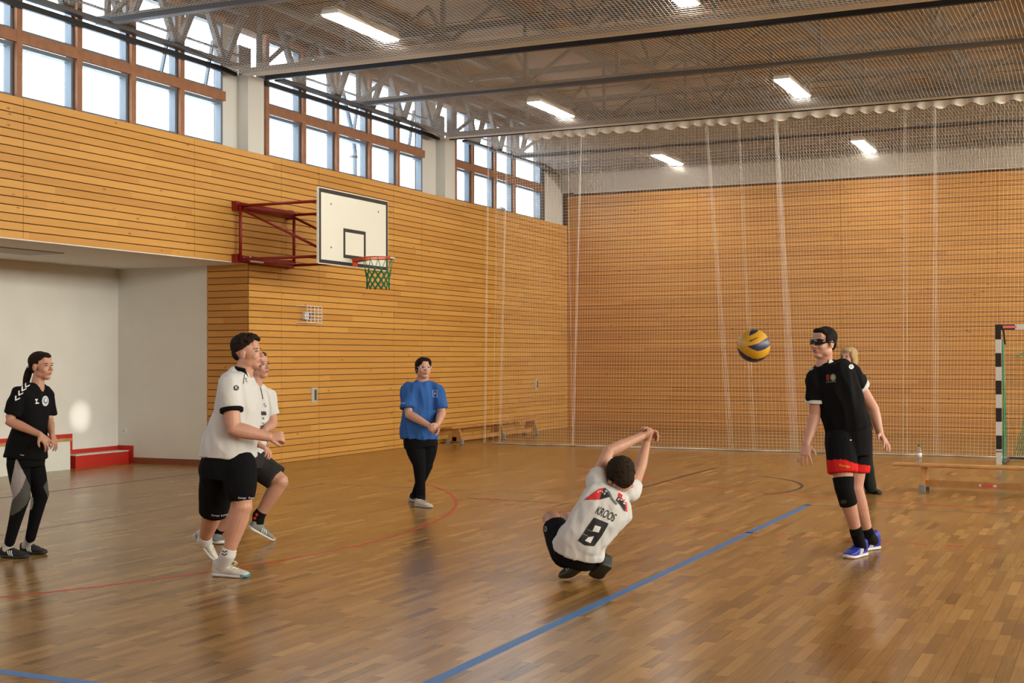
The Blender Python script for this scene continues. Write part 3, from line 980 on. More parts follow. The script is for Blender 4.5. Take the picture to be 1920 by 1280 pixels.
def swedish_bench(p, q, label, h=0.33, legs=(0.28, 0.72), sticker=()):
    p, q = np.array(p, float), np.array(q, float)
    T = unit(q - p); Sd = np.array([-T[1], T[0], 0]); Up = np.array([0, 0, 1.0]); Ln = np.linalg.norm(q - p)
    t = empty('gym_bench', tuple((p + q) / 2)); tag(t, label, 'bench')
    def P(s, w_, z): return p + T * s + Sd * w_ + Up * z
    def bx(s0, s1, w0, w1, z0, z1): return MB().hexa([P(s0, w0, z0), P(s1, w0, z0), P(s1, w1, z0), P(s0, w1, z0), P(s0, w0, z1), P(s1, w0, z1), P(s1, w1, z1), P(s0, w1, z1)])
    # seat plank with rounded front edges
    prof = [(-.12, h - .035), (-.125, h - .02), (-.12, h - .004), (-.112, h), (.112, h), (.12, h - .004), (.125, h - .02), (.12, h - .035)]
    mb = MB(); n = len(prof)
    mb.add([P(0, a, b) for a, b in prof] + [P(Ln, a, b) for a, b in prof], [tuple(range(n)), tuple(range(2 * n - 1, n - 1, -1))] + [(i, n + i, n + (i + 1) % n, (i + 1) % n) for i in range(n)])
    mb.build('seat', M['bench_wood'], t)
    for s in legs:
        lg = MB().hexa([P(s - .02, -.16, .045), P(s + .02, -.16, .045), P(s + .02, .16, .045), P(s - .02, .16, .045),
                        P(s - .02, -.10, h - .035), P(s + .02, -.10, h - .035), P(s + .02, .10, h - .035), P(s - .02, .10, h - .035)]).build('leg', M['bench_wood'], t)
        for w_ in (-.145, .145):
            bx(s - .035, s + .035, w_ - .03, w_ + .03, 0.0, .085).build('rubber_foot', M['grey_plastic'], lg)
    bm_ = bx(legs[0] - .02, legs[-1] + .02, -.045, .045, .05, .13).build('balance_beam', M['bench_wood'], t)
    for s in sticker:
        bx(s, s + .22, -.047, -.0455, .075, .11).build('sticker', mat('red_sticker', (0.7, 0.10, 0.08), 0.5), bm_)
        bx(s + .01, s + .04, -.0485, -.047, .08, .105).build('sticker_mark', M['white_frame'], bm_)
        bx(s + .17, s + .21, -.0485, -.047, .08, .105).build('sticker_mark', M['white_frame'], bm_)
    return t


swedish_bench((9.22, -11.98, 0), (13.2, -12.25, 0), 'wooden gym bench with a water bottle on it, by the goal', h=0.325, legs=(0.36, 3.6), sticker=(0.98,))
swedish_bench((0.34, -2.75, 0), (0.34, -6.75, 0), 'wooden gym bench standing along the side wall', h=0.33, legs=(0.15, 1.8, 3.65), sticker=(1.1, 2.6))

# ------------------------------------------------------------------ bottle
bp_ = J(1723, 862, 15.95); bp_[2] = 0.325
t = empty('water_bottle', tuple(bp_)); tag(t, 'clear plastic water bottle standing on the right bench', 'bottle')
pet = mat('clear_bottle', (0.86, 0.92, 0.92), 0.08); pet.node_tree.nodes['Principled BSDF'].inputs['Transmission Weight'].default_value = 0.85
pet.node_tree.nodes['Principled BSDF'].inputs['IOR'].default_value = 1.2
MB().lathe([(.030, 0), (.034, .006), (.034, .05), (.032, .06), (.034, .07), (.034, .14), (.028, .165), (.014, .19), (.0135, .205)], bp_, 20).build('body', pet, t, True)
MB().lathe([(.0346, .075), (.0346, .125)], bp_, 20).build('label', M['white_frame'], t, True)
MB().lathe([(.0155, .203), (.0155, .222), (.013, .225)], bp_, 16).build('cap', mat('green_cap', (0.02, 0.12, 0.06), 0.5), t, True)

# ------------------------------------------------------------------ handball goal
gx, gy = 10.06, -7.50
t = empty('handball_goal', (gx + 1.5, gy, 0)); tag(t, 'handball goal with black and white striped frame and green net', 'goal')
GB, GW = mat('goal_black', (0.012, 0.012, 0.014), 0.4), mat('goal_white', (0.62, 0.62, 0.60), 0.4)
hz = [0, .225, .43, .635, .84, 1.045, 1.25, 1.455, 1.66, 1.865, 2.09]
for px_ in (gx, gx + 3.0):
    post = MB().box(px_ - .038, px_ + .038, gy - .038, gy + .038, 0.0, 2.088).build('post', GW, t)
    for i in range(len(hz) - 1):
        if i % 2 == 1:
            MB().box(px_ - .0395, px_ + .0395, gy - .0395, gy + .0395, hz[i], hz[i + 1]).build('black_band', GB, post)
    MB().box(px_ - .045, px_ + .045, gy - .045, gy + .045, 0.185, 0.20).build('clamp', M['steel'], post)
cb = MB().box(gx + .038, gx + 2.962, gy - .038, gy + .038, 2.008, 2.085).build('crossbar', GW, t)
for k in range(8):
    a = gx + .038 + .40 * k
    MB().box(a, min(a + .2, gx + 2.96), gy - .0395, gy + .0395, 2.0065, 2.0865).build('black_band', GB, cb)
MB().box(gx + .07, gx + .26, gy - .041, gy - .0395, 2.03, 2.07).build('sticker', mat('goal_sticker', (0.75, 0.18, 0.16), 0.5), cb)
gg = mat('green_goal_frame', (0.02, 0.26, 0.17), 0.6)
GG = mat('green_goal_net', (0.03, 0.34, 0.22), 0.75)
for px_ in (gx + .06, gx + 2.94):
    MB().tube([(px_, gy + .03, 2.03), (px_, gy + .25, 1.98), (px_, gy + .45, 1.80)], 0.015, 8).build('stanchion', M['steel_dark'], t, True)
    MB().tube([(px_, gy, .03), (px_, gy + .95, .03)], 0.02, 8).build('ground_bar', M['steel_dark'], t, True)
MB().tube([(gx + .06, gy + .95, .03), (gx + 2.94, gy + .95, .03)], 0.02, 8).build('ground_bar', M['steel_dark'], t, True)
nm = MB()
def gback(s, z):  # hanging back of the net
    return (gx + .05 + s * 2.9, gy + .30 + .62 * (1 - z / 1.85) ** 1.5 + .03 * math.sin(9 * s), z + .02)
for s in np.linspace(0, 1, 31): nm.tube([gback(s, z) for z in np.linspace(0, 1.78, 10)], 0.0022, 3, cap=False)
for z in np.linspace(0, 1.78, 19): nm.tube([gback(s, z) for s in np.linspace(0, 1, 24)], 0.0022, 3, cap=False)
for d_ in np.linspace(0.03, .9, 10):
    nm.tube([(gx + .05, gy + d_, 0.02), (gx + .05, gy + min(d_, .3), 1.8)], 0.0022, 3, cap=False)
for z in np.linspace(0.05, 1.8, 19):
    nm.tube([(gx + .05, gy + .04, z), gback(0, z)], 0.0022, 3, cap=False)
nn_ = nm.build('goal_net', GG, t)
for k in range(1):
    MB().tube([(gx + .06, gy + .045, 1.86), (gx + .075, gy + .05, 1.0), (gx + .055, gy + .05, .03)], 0.012, 6).build('net_edge', GG, nn_, True)
fold = MB()
for q in range(5):
    o_ = .012 * q
    fold.tube([(gx + .40 + o_, gy + .34, 1.82), (gx + .36 + o_, gy + .5, 1.2), (gx + .30 + o_ * 2, gy + .62, .55), (gx + .16 + o_ * 3, gy + .80, .08)], 0.006, 5)
fold.tube([(gx + .40, gy + .34, 1.80), (gx + .33, gy + .36, 1.66), (gx + .22, gy + .34, 1.60)], 0.01, 5)
fold.tube([(gx + .43, gy + .34, 1.80), (gx + .5, gy + .36, 1.64), (gx + .75, gy + .36, 1.62)], 0.012, 5)
fold.build('net_fold', GG, nn_)

# ------------------------------------------------------------------ volleyball in the air
bc = J(1413, 648, 8.5); BR = 0.1055
t = empty('volleyball', tuple(bc)); tag(t, 'yellow and blue volleyball in the air', 'ball')
nu, nv = 128, 80
pts = []
for i in range(nv + 1):
    th = math.pi * i / nv
    for k in range(nu):
        a = 2 * math.pi * k / nu
        pts.append((math.sin(th) * math.cos(a), math.sin(th) * math.sin(a), math.cos(th)))
pts = np.array(pts)
def inpoly(x, y, poly):
    c = False
    for (x0, y0), (x1, y1) in zip(poly, poly[1:] + poly[:1]):
        if (y0 > y) != (y1 > y) and x < (x1 - x0) * (y - y0) / (y1 - y0) + x0: c = not c
    return c
def zp(L_): return [((a - 625) / 430, (620 - b) / 430) for a, b in L_]
leaf = zp([(390, 630), (520, 605), (700, 540), (850, 450), (960, 395), (1040, 440), (1070, 560), (1040, 600), (900, 680), (760, 740), (650, 755), (520, 710)])
top = zp([(450, 370), (500, 250), (560, 160), (780, 160), (720, 230), (600, 300)])
markp = zp([(430, 500), (560, 430), (690, 395), (640, 430), (470, 515)])
bot = zp([(190, 660), (260, 760), (380, 870), (540, 945), (700, 965), (850, 920), (980, 850), (1000, 1100), (200, 1100)])  # dark crescent along the underside, coloured like the blue panels
sel = {'yellow_panels': [], 'blue_panels': [], 'print_mark': []}
shell = BR * (pts[:, 0:1] * CR + pts[:, 1:2] * CU - pts[:, 2:3] * CF)
for i in range(nv):
    for k in range(nu):
        l = (k + 1) % nu
        f = (i * nu + k, (i + 1) * nu + k, (i + 1) * nu + l, i * nu + l)
        c = pts[list(f)].mean(0)
        x, y = c[0], c[1]
        if c[2] < 0: x, y = -x, y
        key = 'yellow_panels'
        if inpoly(x, y, leaf) or inpoly(x, y, top) or inpoly(x, y, bot): key = 'blue_panels'
        elif c[2] > 0 and inpoly(x, y, markp): key = 'print_mark'
        sel[key].append(f)
bm = {'yellow_panels': mat('ball_yellow', (0.62, 0.33, 0.015), 0.45), 'blue_panels': mat('ball_blue', (0.018, 0.025, 0.085), 0.4), 'print_mark': mat('ball_print', (0.12, 0.05, 0.01), 0.5)}
for key, ff in sel.items():
    used = sorted({i for f in ff for i in f}); mp_ = {u: i for i, u in enumerate(used)}
    sc = 1.0 if key == 'yellow_panels' else 1.006
    MB().add(bc + shell[used] * sc, [tuple(mp_[i] for i in f) for f in ff]).build(key, bm[key], t, True)
# ------------------------------------------------------------------ people: tools
UP = np.array([0, 0, 1.0])
HR = unit(np.array([CR[0], CR[1], 0])); HT = unit(np.array([-CF[0], -CF[1], 0]))  # picture right, towards the camera


def facing(a):
    a = math.radians(a)
    return math.cos(a) * HR + math.sin(a) * HT


def loft(mb, rings, n=28, e=2.3):
    """rings: (centre, half-axis A, half-axis B)"""
    V, F = [], []
    for c, A, B in rings:
        for k in range(n):
            t = 2 * math.pi * k / n
            ct, st = math.cos(t), math.sin(t)
            V.append(c + A * math.copysign(abs(ct) ** (2 / e), ct) + B * math.copysign(abs(st) ** (2 / e), st))
    m = len(rings)
    for i in range(m - 1):
        for k in range(n):
            l = (k + 1) % n
            F.append((i * n + k, i * n + l, (i + 1) * n + l, (i + 1) * n + k))
    V.append(rings[0][0]); V.append(rings[-1][0])
    for k in range(n):
        l = (k + 1) % n
        F.append((m * n, l, k)); F.append((m * n + 1, (m - 1) * n + k, (m - 1) * n + l))
    mb.add(V, F)


def densify(C, vals, k=5):
    """Catmull-Rom through centres and attached values"""
    C = np.asarray(C, float); vals = np.asarray(vals, float)
    X = np.concatenate([C, vals], 1)
    P = np.concatenate([[2 * X[0] - X[1]], X, [2 * X[-1] - X[-2]]])
    out = []
    for i in range(len(X) - 1):
        p0, p1, p2, p3 = P[i], P[i + 1], P[i + 2], P[i + 3]
        for s in np.linspace(0, 1, k, endpoint=False):
            out.append(.5 * ((2 * p1) + (-p0 + p2) * s + (2 * p0 - 5 * p1 + 4 * p2 - p3) * s * s + (-p0 + 3 * p1 - 3 * p2 + p3) * s ** 3))
    out.append(X[-1])
    out = np.array(out)
    return out[:, :3], out[:, 3:]


def torso(mb, rings, rt, grow=0.0, k=5):
    """rings: list of (point, half width, half depth); rt: the person's sideways axis"""
    C, H = densify([r[0] for r in rings], [(r[1], r[2]) for r in rings], k)
    T = np.gradient(C, axis=0)
    R = []
    if grow < 0: C = C - UP * .020
    for c, h, t in zip(C, H, T):
        t = unit(t); a = unit(rt - t * np.dot(rt, t)); b = np.cross(t, a)
        R.append((c, a * (h[0] + grow), b * (h[1] + grow)))
    loft(mb, R)


def trap(mb, rings, sR, sL, r0=.050, r1=.052, drop=.0):
    """slope of the shoulders between neck and arms"""
    n = rings[0][0] - UP * (.022 + drop)
    for s in (sR, sL): limb(mb, [n, mixp(n, s, .5) - UP * .004, s - UP * drop], [r0, (r0 + r1) / 2, r1], 4, 14)


def limb(mb, pts, rad, k=4, n=16, round_ends=True):
    C, H = densify(pts, [(r,) for r in rad], k)
    T = np.gradient(C, axis=0)
    ref = np.array([0.3, 0.9, 0.1]); a = unit(np.cross(T[0], ref)); R = []
    for c, h, t in zip(C, H, T):
        t = unit(t); a = unit(a - t * np.dot(a, t)); b = np.cross(t, a)
        R.append((c, a * max(h[0], .004), b * max(h[0], .004)))
    loft(mb, R, n, 2.0)
    if round_ends is not None: mb.sphere(C[0], max(H[0][0], .004) * .99, 14, 8)
    if round_ends: mb.sphere(C[-1], max(H[-1][0], .004) * .99, 14, 8)


def mixp(a, b, t): return np.asarray(a) * (1 - t) + np.asarray(b) * t


def arm(mb, s, e, w_, r=(.050, .043, .036, .041, .026)):
    limb(mb, [s, mixp(s, e, .5), mixp(s, e, .93), e, mixp(e, w_, .3), mixp(e, w_, .75), w_], [r[0], r[1], r[2], r[2] * .99, r[3], (r[3] + r[4]) / 2 * .92, r[4]])


def leg(mb, h, k, a, r=(.082, .070, .055, .058, .036)):
    limb(mb, [h, mixp(h, k, .5), mixp(h, k, .92), k, mixp(k, a, .08), mixp(k, a, .32), mixp(k, a, .72), a], [r[0], r[1], r[2], r[2], r[2] * .96, r[3], (r[3] + r[4]) * .47, r[4]])


def hand(mb, wrist, fdir, palm_n, side=1, curl=.35, spread=.12, s=1.0, thumb_open=.8):
    """palm, four unequal jointed fingers and a thumb leaving the side of the palm"""
    f = unit(fdir); nrm = unit(palm_n - f * np.dot(palm_n, f)); sd = np.cross(f, nrm) * side
    R = []
    for t, hw, ht in ((-.012, .024, .020), (.012, .027, .020), (.045, .037, .017), (.078, .040, .014), (.090, .038, .012)):
        R.append((wrist + f * t * s, sd * hw * s, nrm * ht * s))
    loft(mb, R, 18, 2.6)
    for i, (off, ln) in enumerate(((-.031, .062), (-.0105, .078), (.0105, .084), (.031, .074))):
        d = unit(f + sd * spread * (off / .031)); p = wrist + (f * .084 + sd * off) * s; pts = [p]; rr = [.0098 * s]
        ang = 0
        for seg, (fr, cu) in enumerate(((.45, 55), (.31, 70), (.24, 45))):
            ang += math.radians(cu) * curl
            dd = d * math.cos(ang) + nrm * math.sin(ang)
            p = p + dd * ln * fr * s; pts.append(p); rr.append((.0092, .0084, .0070)[seg] * s)
        limb(mb, pts, rr, 3, 10)
    d = unit(f * .62 + sd * thumb_open + nrm * .25); p = wrist + (f * .022 + sd * .028) * s
    q = p + d * .040 * s; q2 = q + unit(d * .7 + f * .7 + nrm * curl * .5) * .030 * s
    limb(mb, [p, q, q2], [.014 * s, .0112 * s, .0085 * s], 4, 10)


class Head:
    def __init__(self, c, a, pitch=0, roll=0, s=1.0):
        f = facing(a); r = np.cross(f, UP)
        p = math.radians(pitch); f2 = f * math.cos(p) + UP * math.sin(p); u2 = np.cross(r, f2)
        q = math.radians(roll); r2 = r * math.cos(q) + u2 * math.sin(q); u3 = np.cross(r2, f2)
        self.M = np.stack([r2, f2, u3], 1); self.c = np.asarray(c, float); self.s = s

    def P(self, x, y, z): return self.c + self.M @ (np.array([x, y, z]) * self.s)

    def ell(self, mb, c, r, nu=20, nv=12): mb.sphere(self.P(*c), np.array(r) * self.s, nu, nv, self.M)

    def skin(self, mb, jaw=1.0):
        e = self.ell
        e(mb, (0, -.012, .035), (.074, .093, .080), 28, 18)
        e(mb, (0, .028, -.020), (.061 * jaw, .060, .088), 24, 16)
        e(mb, (0, .052, -.092), (.032 * jaw, .032, .022))
        for q in (-1, 1):
            e(mb, (q * .040 * jaw, .006, -.060), (.022, .042, .034))
            e(mb, (q * .034 * jaw, .056, -.030), (.026, .026, .026))
            e(mb, (q * .076, -.008, -.010), (.009, .020, .031))
        e(mb, (0, .066, .024), (.050, .020, .014))
        e(mb, (0, .062, .055), (.050, .018, .030))
        limb(mb, [self.P(0, .080, .018), self.P(0, .092, -.006), self.P(0, .104, -.027)], [.0085 * self.s, .0095 * self.s, .0125 * self.s], 4, 10)
        for q in (-1, 1): e(mb, (q * .011, .092, -.031), (.0085, .011, .008), 10, 8)
        e(mb, (0, .074, -.058), (.030, .016, .020))

    def face(self, par, brow=(0.06, 0.035, 0.02), lip=(0.45, 0.16, 0.12), iris=(0.05, 0.035, 0.025), eyes=True, open_mouth=False):
        mlip = mat('lips', lip, .5); mb_ = mat('eyebrow', brow, .8)
        k = MB(); self.ell(k, (0, .0875, -.0545), (.021, .0075, .0048), 14, 8); self.ell(k, (0, .0875, -.0635), (.019, .0085, .0058), 14, 8)
        k.build('lips', mlip, par, True)
        if open_mouth:
            k = MB(); self.ell(k, (0, .0925, -.059), (.014, .0045, .0042), 12, 8); k.build('mouth', mat('mouth_dark', (.05, .01, .01), .6), par, True)
        for q in (-1, 1):
            if eyes:
                k = MB(); self.ell(k, (q * .031, .0755, .003), (.0135, .0100, .0052), 14, 10)
                ey = k.build('eye', mat('eye_white', (.36, .31, .28), .35), par, True)
                k = MB(); self.ell(k, (q * .030, .0835, .003), (.0060, .0035, .0054), 12, 8)
                k.build('iris', mat('iris', iris, .2), ey, True)
                k = MB(); self.ell(k, (q * .031, .0785, .0078), (.0155, .0088, .0024), 12, 6)
                k.build('eyelid', mat('lash', (.05, .03, .02), .7), ey, True)
            k = MB(); self.ell(k, (q * .032, .0835, .0225), (.018, .0055, .0030), 12, 8)
            k.build('eyebrow', mb_, par, True)


def remesh(name, mb, m, par, voxel=.006, it=3, fac=.5, ratio=None, wr=0.0, wscale=(9, 9, 3.0), clip=None, shade=True):
    me0 = mb.mesh('tmp')
    o = bpy.data.objects.new('tmp', me0)
    r = o.modifiers.new('r', 'REMESH'); r.mode = 'VOXEL'; r.voxel_size = voxel; r.use_smooth_shade = True
    if it:
        sm = o.modifiers.new('s', 'SMOOTH'); sm.factor = fac; sm.iterations = it
    if ratio:
        dm = o.modifiers.new('d', 'DECIMATE'); dm.ratio = ratio
    me = baked(o)
    bpy.data.objects.remove(o); bpy.data.meshes.remove(me0)
    me.materials.clear()
    nV = len(me.vertices)
    co = np.empty(nV * 3); me.vertices.foreach_get('co', co); co = co.reshape(-1, 3)
    if wr:
        nr = np.empty(nV * 3); me.vertices.foreach_get('normal', nr); nr = nr.reshape(-1, 3)
        wa, wb2, wc = wscale
        d = np.array([.65 - 1.6 * abs(mnoise.noise(Vector((a * wa + c * 2, b2 * wb2, c * wc)))) + .55 * mnoise.noise(Vector((a * wa * 2.1 + 5, b2 * wb2 * 2.1, c * wc * 2.1))) for a, b2, c in co.tolist()])
        co = co + nr * (d * wr)[:, None]
        me.vertices.foreach_set('co', co.ravel()); me.update()
    me.name = name
    return link(name, me, m, par, shade)


def bvh(o):
    """tree in world space (parts keep world coordinates in their meshes)"""
    return BVHTree.FromPolygons([v.co[:] for v in o.data.vertices], [tuple(p.vertices) for p in o.data.polygons])


def inpoly_np(x, y, poly):
    c = np.zeros(len(x), bool)
    for (x0, y0), (x1, y1) in zip(poly, poly[1:] + poly[:1]):
        if y0 == y1: continue
        c ^= ((y0 > y) != (y1 > y)) & (x < (x1 - x0) * (y - y0) / (y1 - y0) + x0)
    return c


def split_faces(name, src, m, par, pred, off=0.0):
    """a panel of a garment: the faces of `src` whose centres satisfy pred(photo x, photo y, depth), lifted a little"""
    me = src.data
    co = np.empty(len(me.vertices) * 3); me.vertices.foreach_get('co', co); co = co.reshape(-1, 3)
    nr = np.empty(len(me.vertices) * 3); me.vertices.foreach_get('normal', nr); nr = nr.reshape(-1, 3)
    fc = np.empty(len(me.polygons) * 3); me.polygons.foreach_get('center', fc); fc = fc.reshape(-1, 3)
    q = fc - CAM; zz = q @ CF
    keep = pred(960 + FPX * (q @ CR) / zz, 640 - FPX * (q @ CU) / zz, zz)
    ff = [tuple(me.polygons[int(i)].vertices) for i in np.nonzero(keep)[0]]
    if not ff: return None
    used = sorted({i for f in ff for i in f}); mp = {u: i for i, u in enumerate(used)}
    return MB().add(co[used] + nr[used] * off, [tuple(mp[i] for i in f) for f in ff]).build(name, m, par, True)


def topx(c):
    q = np.asarray(c) - CAM; z = q @ CF
    return 960 + FPX * (q @ CR) / z, 640 - FPX * (q @ CU) / z


def decal(name, V2, F, tree, m, par, off=.003, maxlen=3.0, label=None):
    """flat print: a 2-D figure in photo positions laid onto the cloth it is printed on"""
    bm_ = bmesh.new()
    vs = [bm_.verts.new((a, b, 0)) for a, b in V2]
    for f in F:
        try: bm_.faces.new([vs[i] for i in f])
        except ValueError: pass
    bmesh.ops.triangulate(bm_, faces=bm_.faces[:])
    for _ in range(5):
        es = [e_ for e_ in bm_.edges if e_.calc_length() > maxlen]
        if not es: break
        bmesh.ops.subdivide_edges(bm_, edges=es, cuts=1)
        bmesh.ops.triangulate(bm_, faces=[f for f in bm_.faces if len(f.verts) > 3])
    out, ok = [], {}
    for v in bm_.verts:
        d = unit((v.co.x - 960) / FPX * CR - (v.co.y - 640) / FPX * CU + CF)
        h = tree.ray_cast(Vector(CAM), Vector(d))
        if h[0] is None: continue
        ok[v] = len(out); n_ = np.array(h[1]); n_ = n_ if n_ @ d < 0 else -n_
        out.append(np.array(h[0]) + n_ * off)
    ff = [tuple(ok[v] for v in f.verts) for f in bm_.faces if all(v in ok for v in f.verts)]
    bm_.free()
    if not ff: return None
    o = MB().add(out, ff).build(name, m, par)
    if label: o['label'] = label
    return o


def text2(txt, ctr, xa, ya, bold=0.0):
    """text: xa = picture vector of one em across, ya = one em upwards"""
    V, F = text_mesh(txt, 1.0, bold)
    xa, ya = np.array(xa, float), np.array(ya, float)
    return [tuple(np.array(ctr) + v[0] * xa + v[1] * ya) for v in V], F


def poly2(pts): return pts, [tuple(range(len(pts)))]


def disc2(c, rx, ry, n=20): return poly2([(c[0] + rx * math.cos(2 * math.pi * k / n), c[1] + ry * math.sin(2 * math.pi * k / n)) for k in range(n)])


SKIN = {}
def skin_mat(name, col):
    m = mat(name, col, .5, var=.06, vscale=18, bump=.05, bscale=120)
    b = m.node_tree.nodes['Principled BSDF']
    b.inputs['Subsurface Weight'].default_value = .12
    b.inputs['Subsurface Radius'].default_value = (.02, .008, .004)
    return m


def cloth_mat(name, col, rough=.9): return mat(name, col, rough, spec=.12, bump=.12, bscale=35)


def shoe(par, heel, toe, upn, mu, ms, lace=None, stripes=None, width=.044, height=.085, toe_mat=None, side=1, name='shoe', collar=0.0):
    """trainer: sole, shaped upper, laces and side stripes; heel and toe are points under the sole"""
    heel, toe = np.asarray(heel, float), np.asarray(toe, float)
    L_ = np.linalg.norm(toe - heel); f = (toe - heel) / L_; u = unit(upn - f * np.dot(upn, f)); s = np.cross(f, u)
    def P(x, y, z): return heel + f * x * L_ + s * y + u * z
    mb = MB(); rings = []
    prof = [(.0, .60, .070, .052), (.03, .74, .082, .060), (.12, .82, .086, .066), (.25, .82, .080, .066), (.38, .86, .072, .062), (.52, .95, .060, .054), (.68, 1.04, .049, .046), (.82, 1.0, .042, .038), (.92, .82, .036, .030), (.985, .45, .030, .022), (1.0, .15, .026, .018)]
    k = height / .085
    for x, wd, h, _ in prof:
        h = h * (1 + collar * min(1.0, max(0.0, (.46 - x) / .22)))
        rings.append((P(x, 0, (.014 + h * k) / 2), s * width * wd, u * (h * k - .014) / 2))
    R2 = []
    loft(mb, rings, 20, 2.7)
    up = remesh(name, mb, mu, par, .005, 2)
    sb_ = MB(); rr = []
    for x, wd in ((0, .55), (.03, .80), (.12, .92), (.3, .88), (.45, .90), (.68, 1.10), (.82, 1.07), (.92, .9), (.985, .52), (1.0, .2)):
        lift = .012 * max(0, (x - .75) / .25) ** 2 + .004 * max(0, (.1 - x) / .1)
        rr.append((P(x, 0, .012 + lift), s * width * wd * 1.02, u * .013))
    loft(sb_, rr, 20, 3.2)
    sb_.build('sole', ms, up, True)
    if toe_mat is not None:
        k2 = MB(); rr = []
        for x, wd in ((.86, 1.0), (.92, .9), (.985, .55), (1.004, .22)):
            rr.append((P(x, 0, .018), s * width * wd * 1.05, u * .013))
        loft(k2, rr, 16, 3.0); k2.build('toe_cap', toe_mat, up, True)
    if lace is not None:
        tl = bvh(up)
        for q in range(4):
            x = .40 + .085 * q; pts = []
            for y_ in (-.026, -.013, 0, .013, .026):
                h = tl.ray_cast(Vector(P(x + .012 * (1 - abs(y_) / .026), y_, .3)), Vector(-u))
                if h[0] is not None: pts.append(np.array(h[0]) + u * .002)
            if len(pts) > 2: MB().tube(pts, .0046, 6).build('lace', lace, up, True)
    if stripes is not None:
        tr_ = bvh(up)
        for q in range(3):
            x = .36 + .075 * q
            for sg in ((1, -1) if side == 0 else (side,)):
                pts = []
                for t in np.linspace(0, 1, 6):
                    p0 = P(x + .07 * (1 - t) - .03, sg * .12, .022 + t * .036 * k)
                    h = tr_.ray_cast(Vector(p0), Vector(-s * sg))
                    if h[0] is not None: pts.append(np.array(h[0]))
                if len(pts) > 2: MB().tube(pts, .0055, 6).build('stripe', stripes, up, True)
    return up


def sock(par, a, b, r0, r1, m, name='sock', mid=None):
    k = MB()
    if mid is None: limb(k, [a, mixp(a, b, .5), b], [r0, (r0 + r1) / 2 * .98, r1], 4, 16, round_ends=False)
    else: limb(k, [mixp(a, mid, -.05), mixp(a, mid, .6), mid, b], [r0 * .93, r0 * .97, r0, r1], 4, 16, round_ends=None)
    return remesh(name, k, m, par, .005, 1)


class Person:
    def __init__(self, D, label, base):
        self.D = D
        b = J(base[0], base[1], D); b[2] = 0
        self.root = empty('person', tuple(b)); tag(self.root, label, 'person', 'people on the court')

    def p(self, x, y, dd=0.0): return J(x, y, self.D + dd)

    def ground(self, x, y):
        q = np.array(((x - 960) / FPX * CR - (y - 640) / FPX * CU + CF)); return CAM + q * (-CAM[2] / q[2])


M['cloth_white'] = cloth_mat('white_sports_cloth', (.64, .64, .635))
M['cloth_black'] = cloth_mat('black_sports_cloth', (.006, .006, .007))
M['print_white'] = mat('white_print', (.80, .80, .80), .7)
M['print_black'] = mat('black_print', (.012, .012, .012), .7)
M['print_red'] = mat('red_print', (.62, .03, .03), .7)
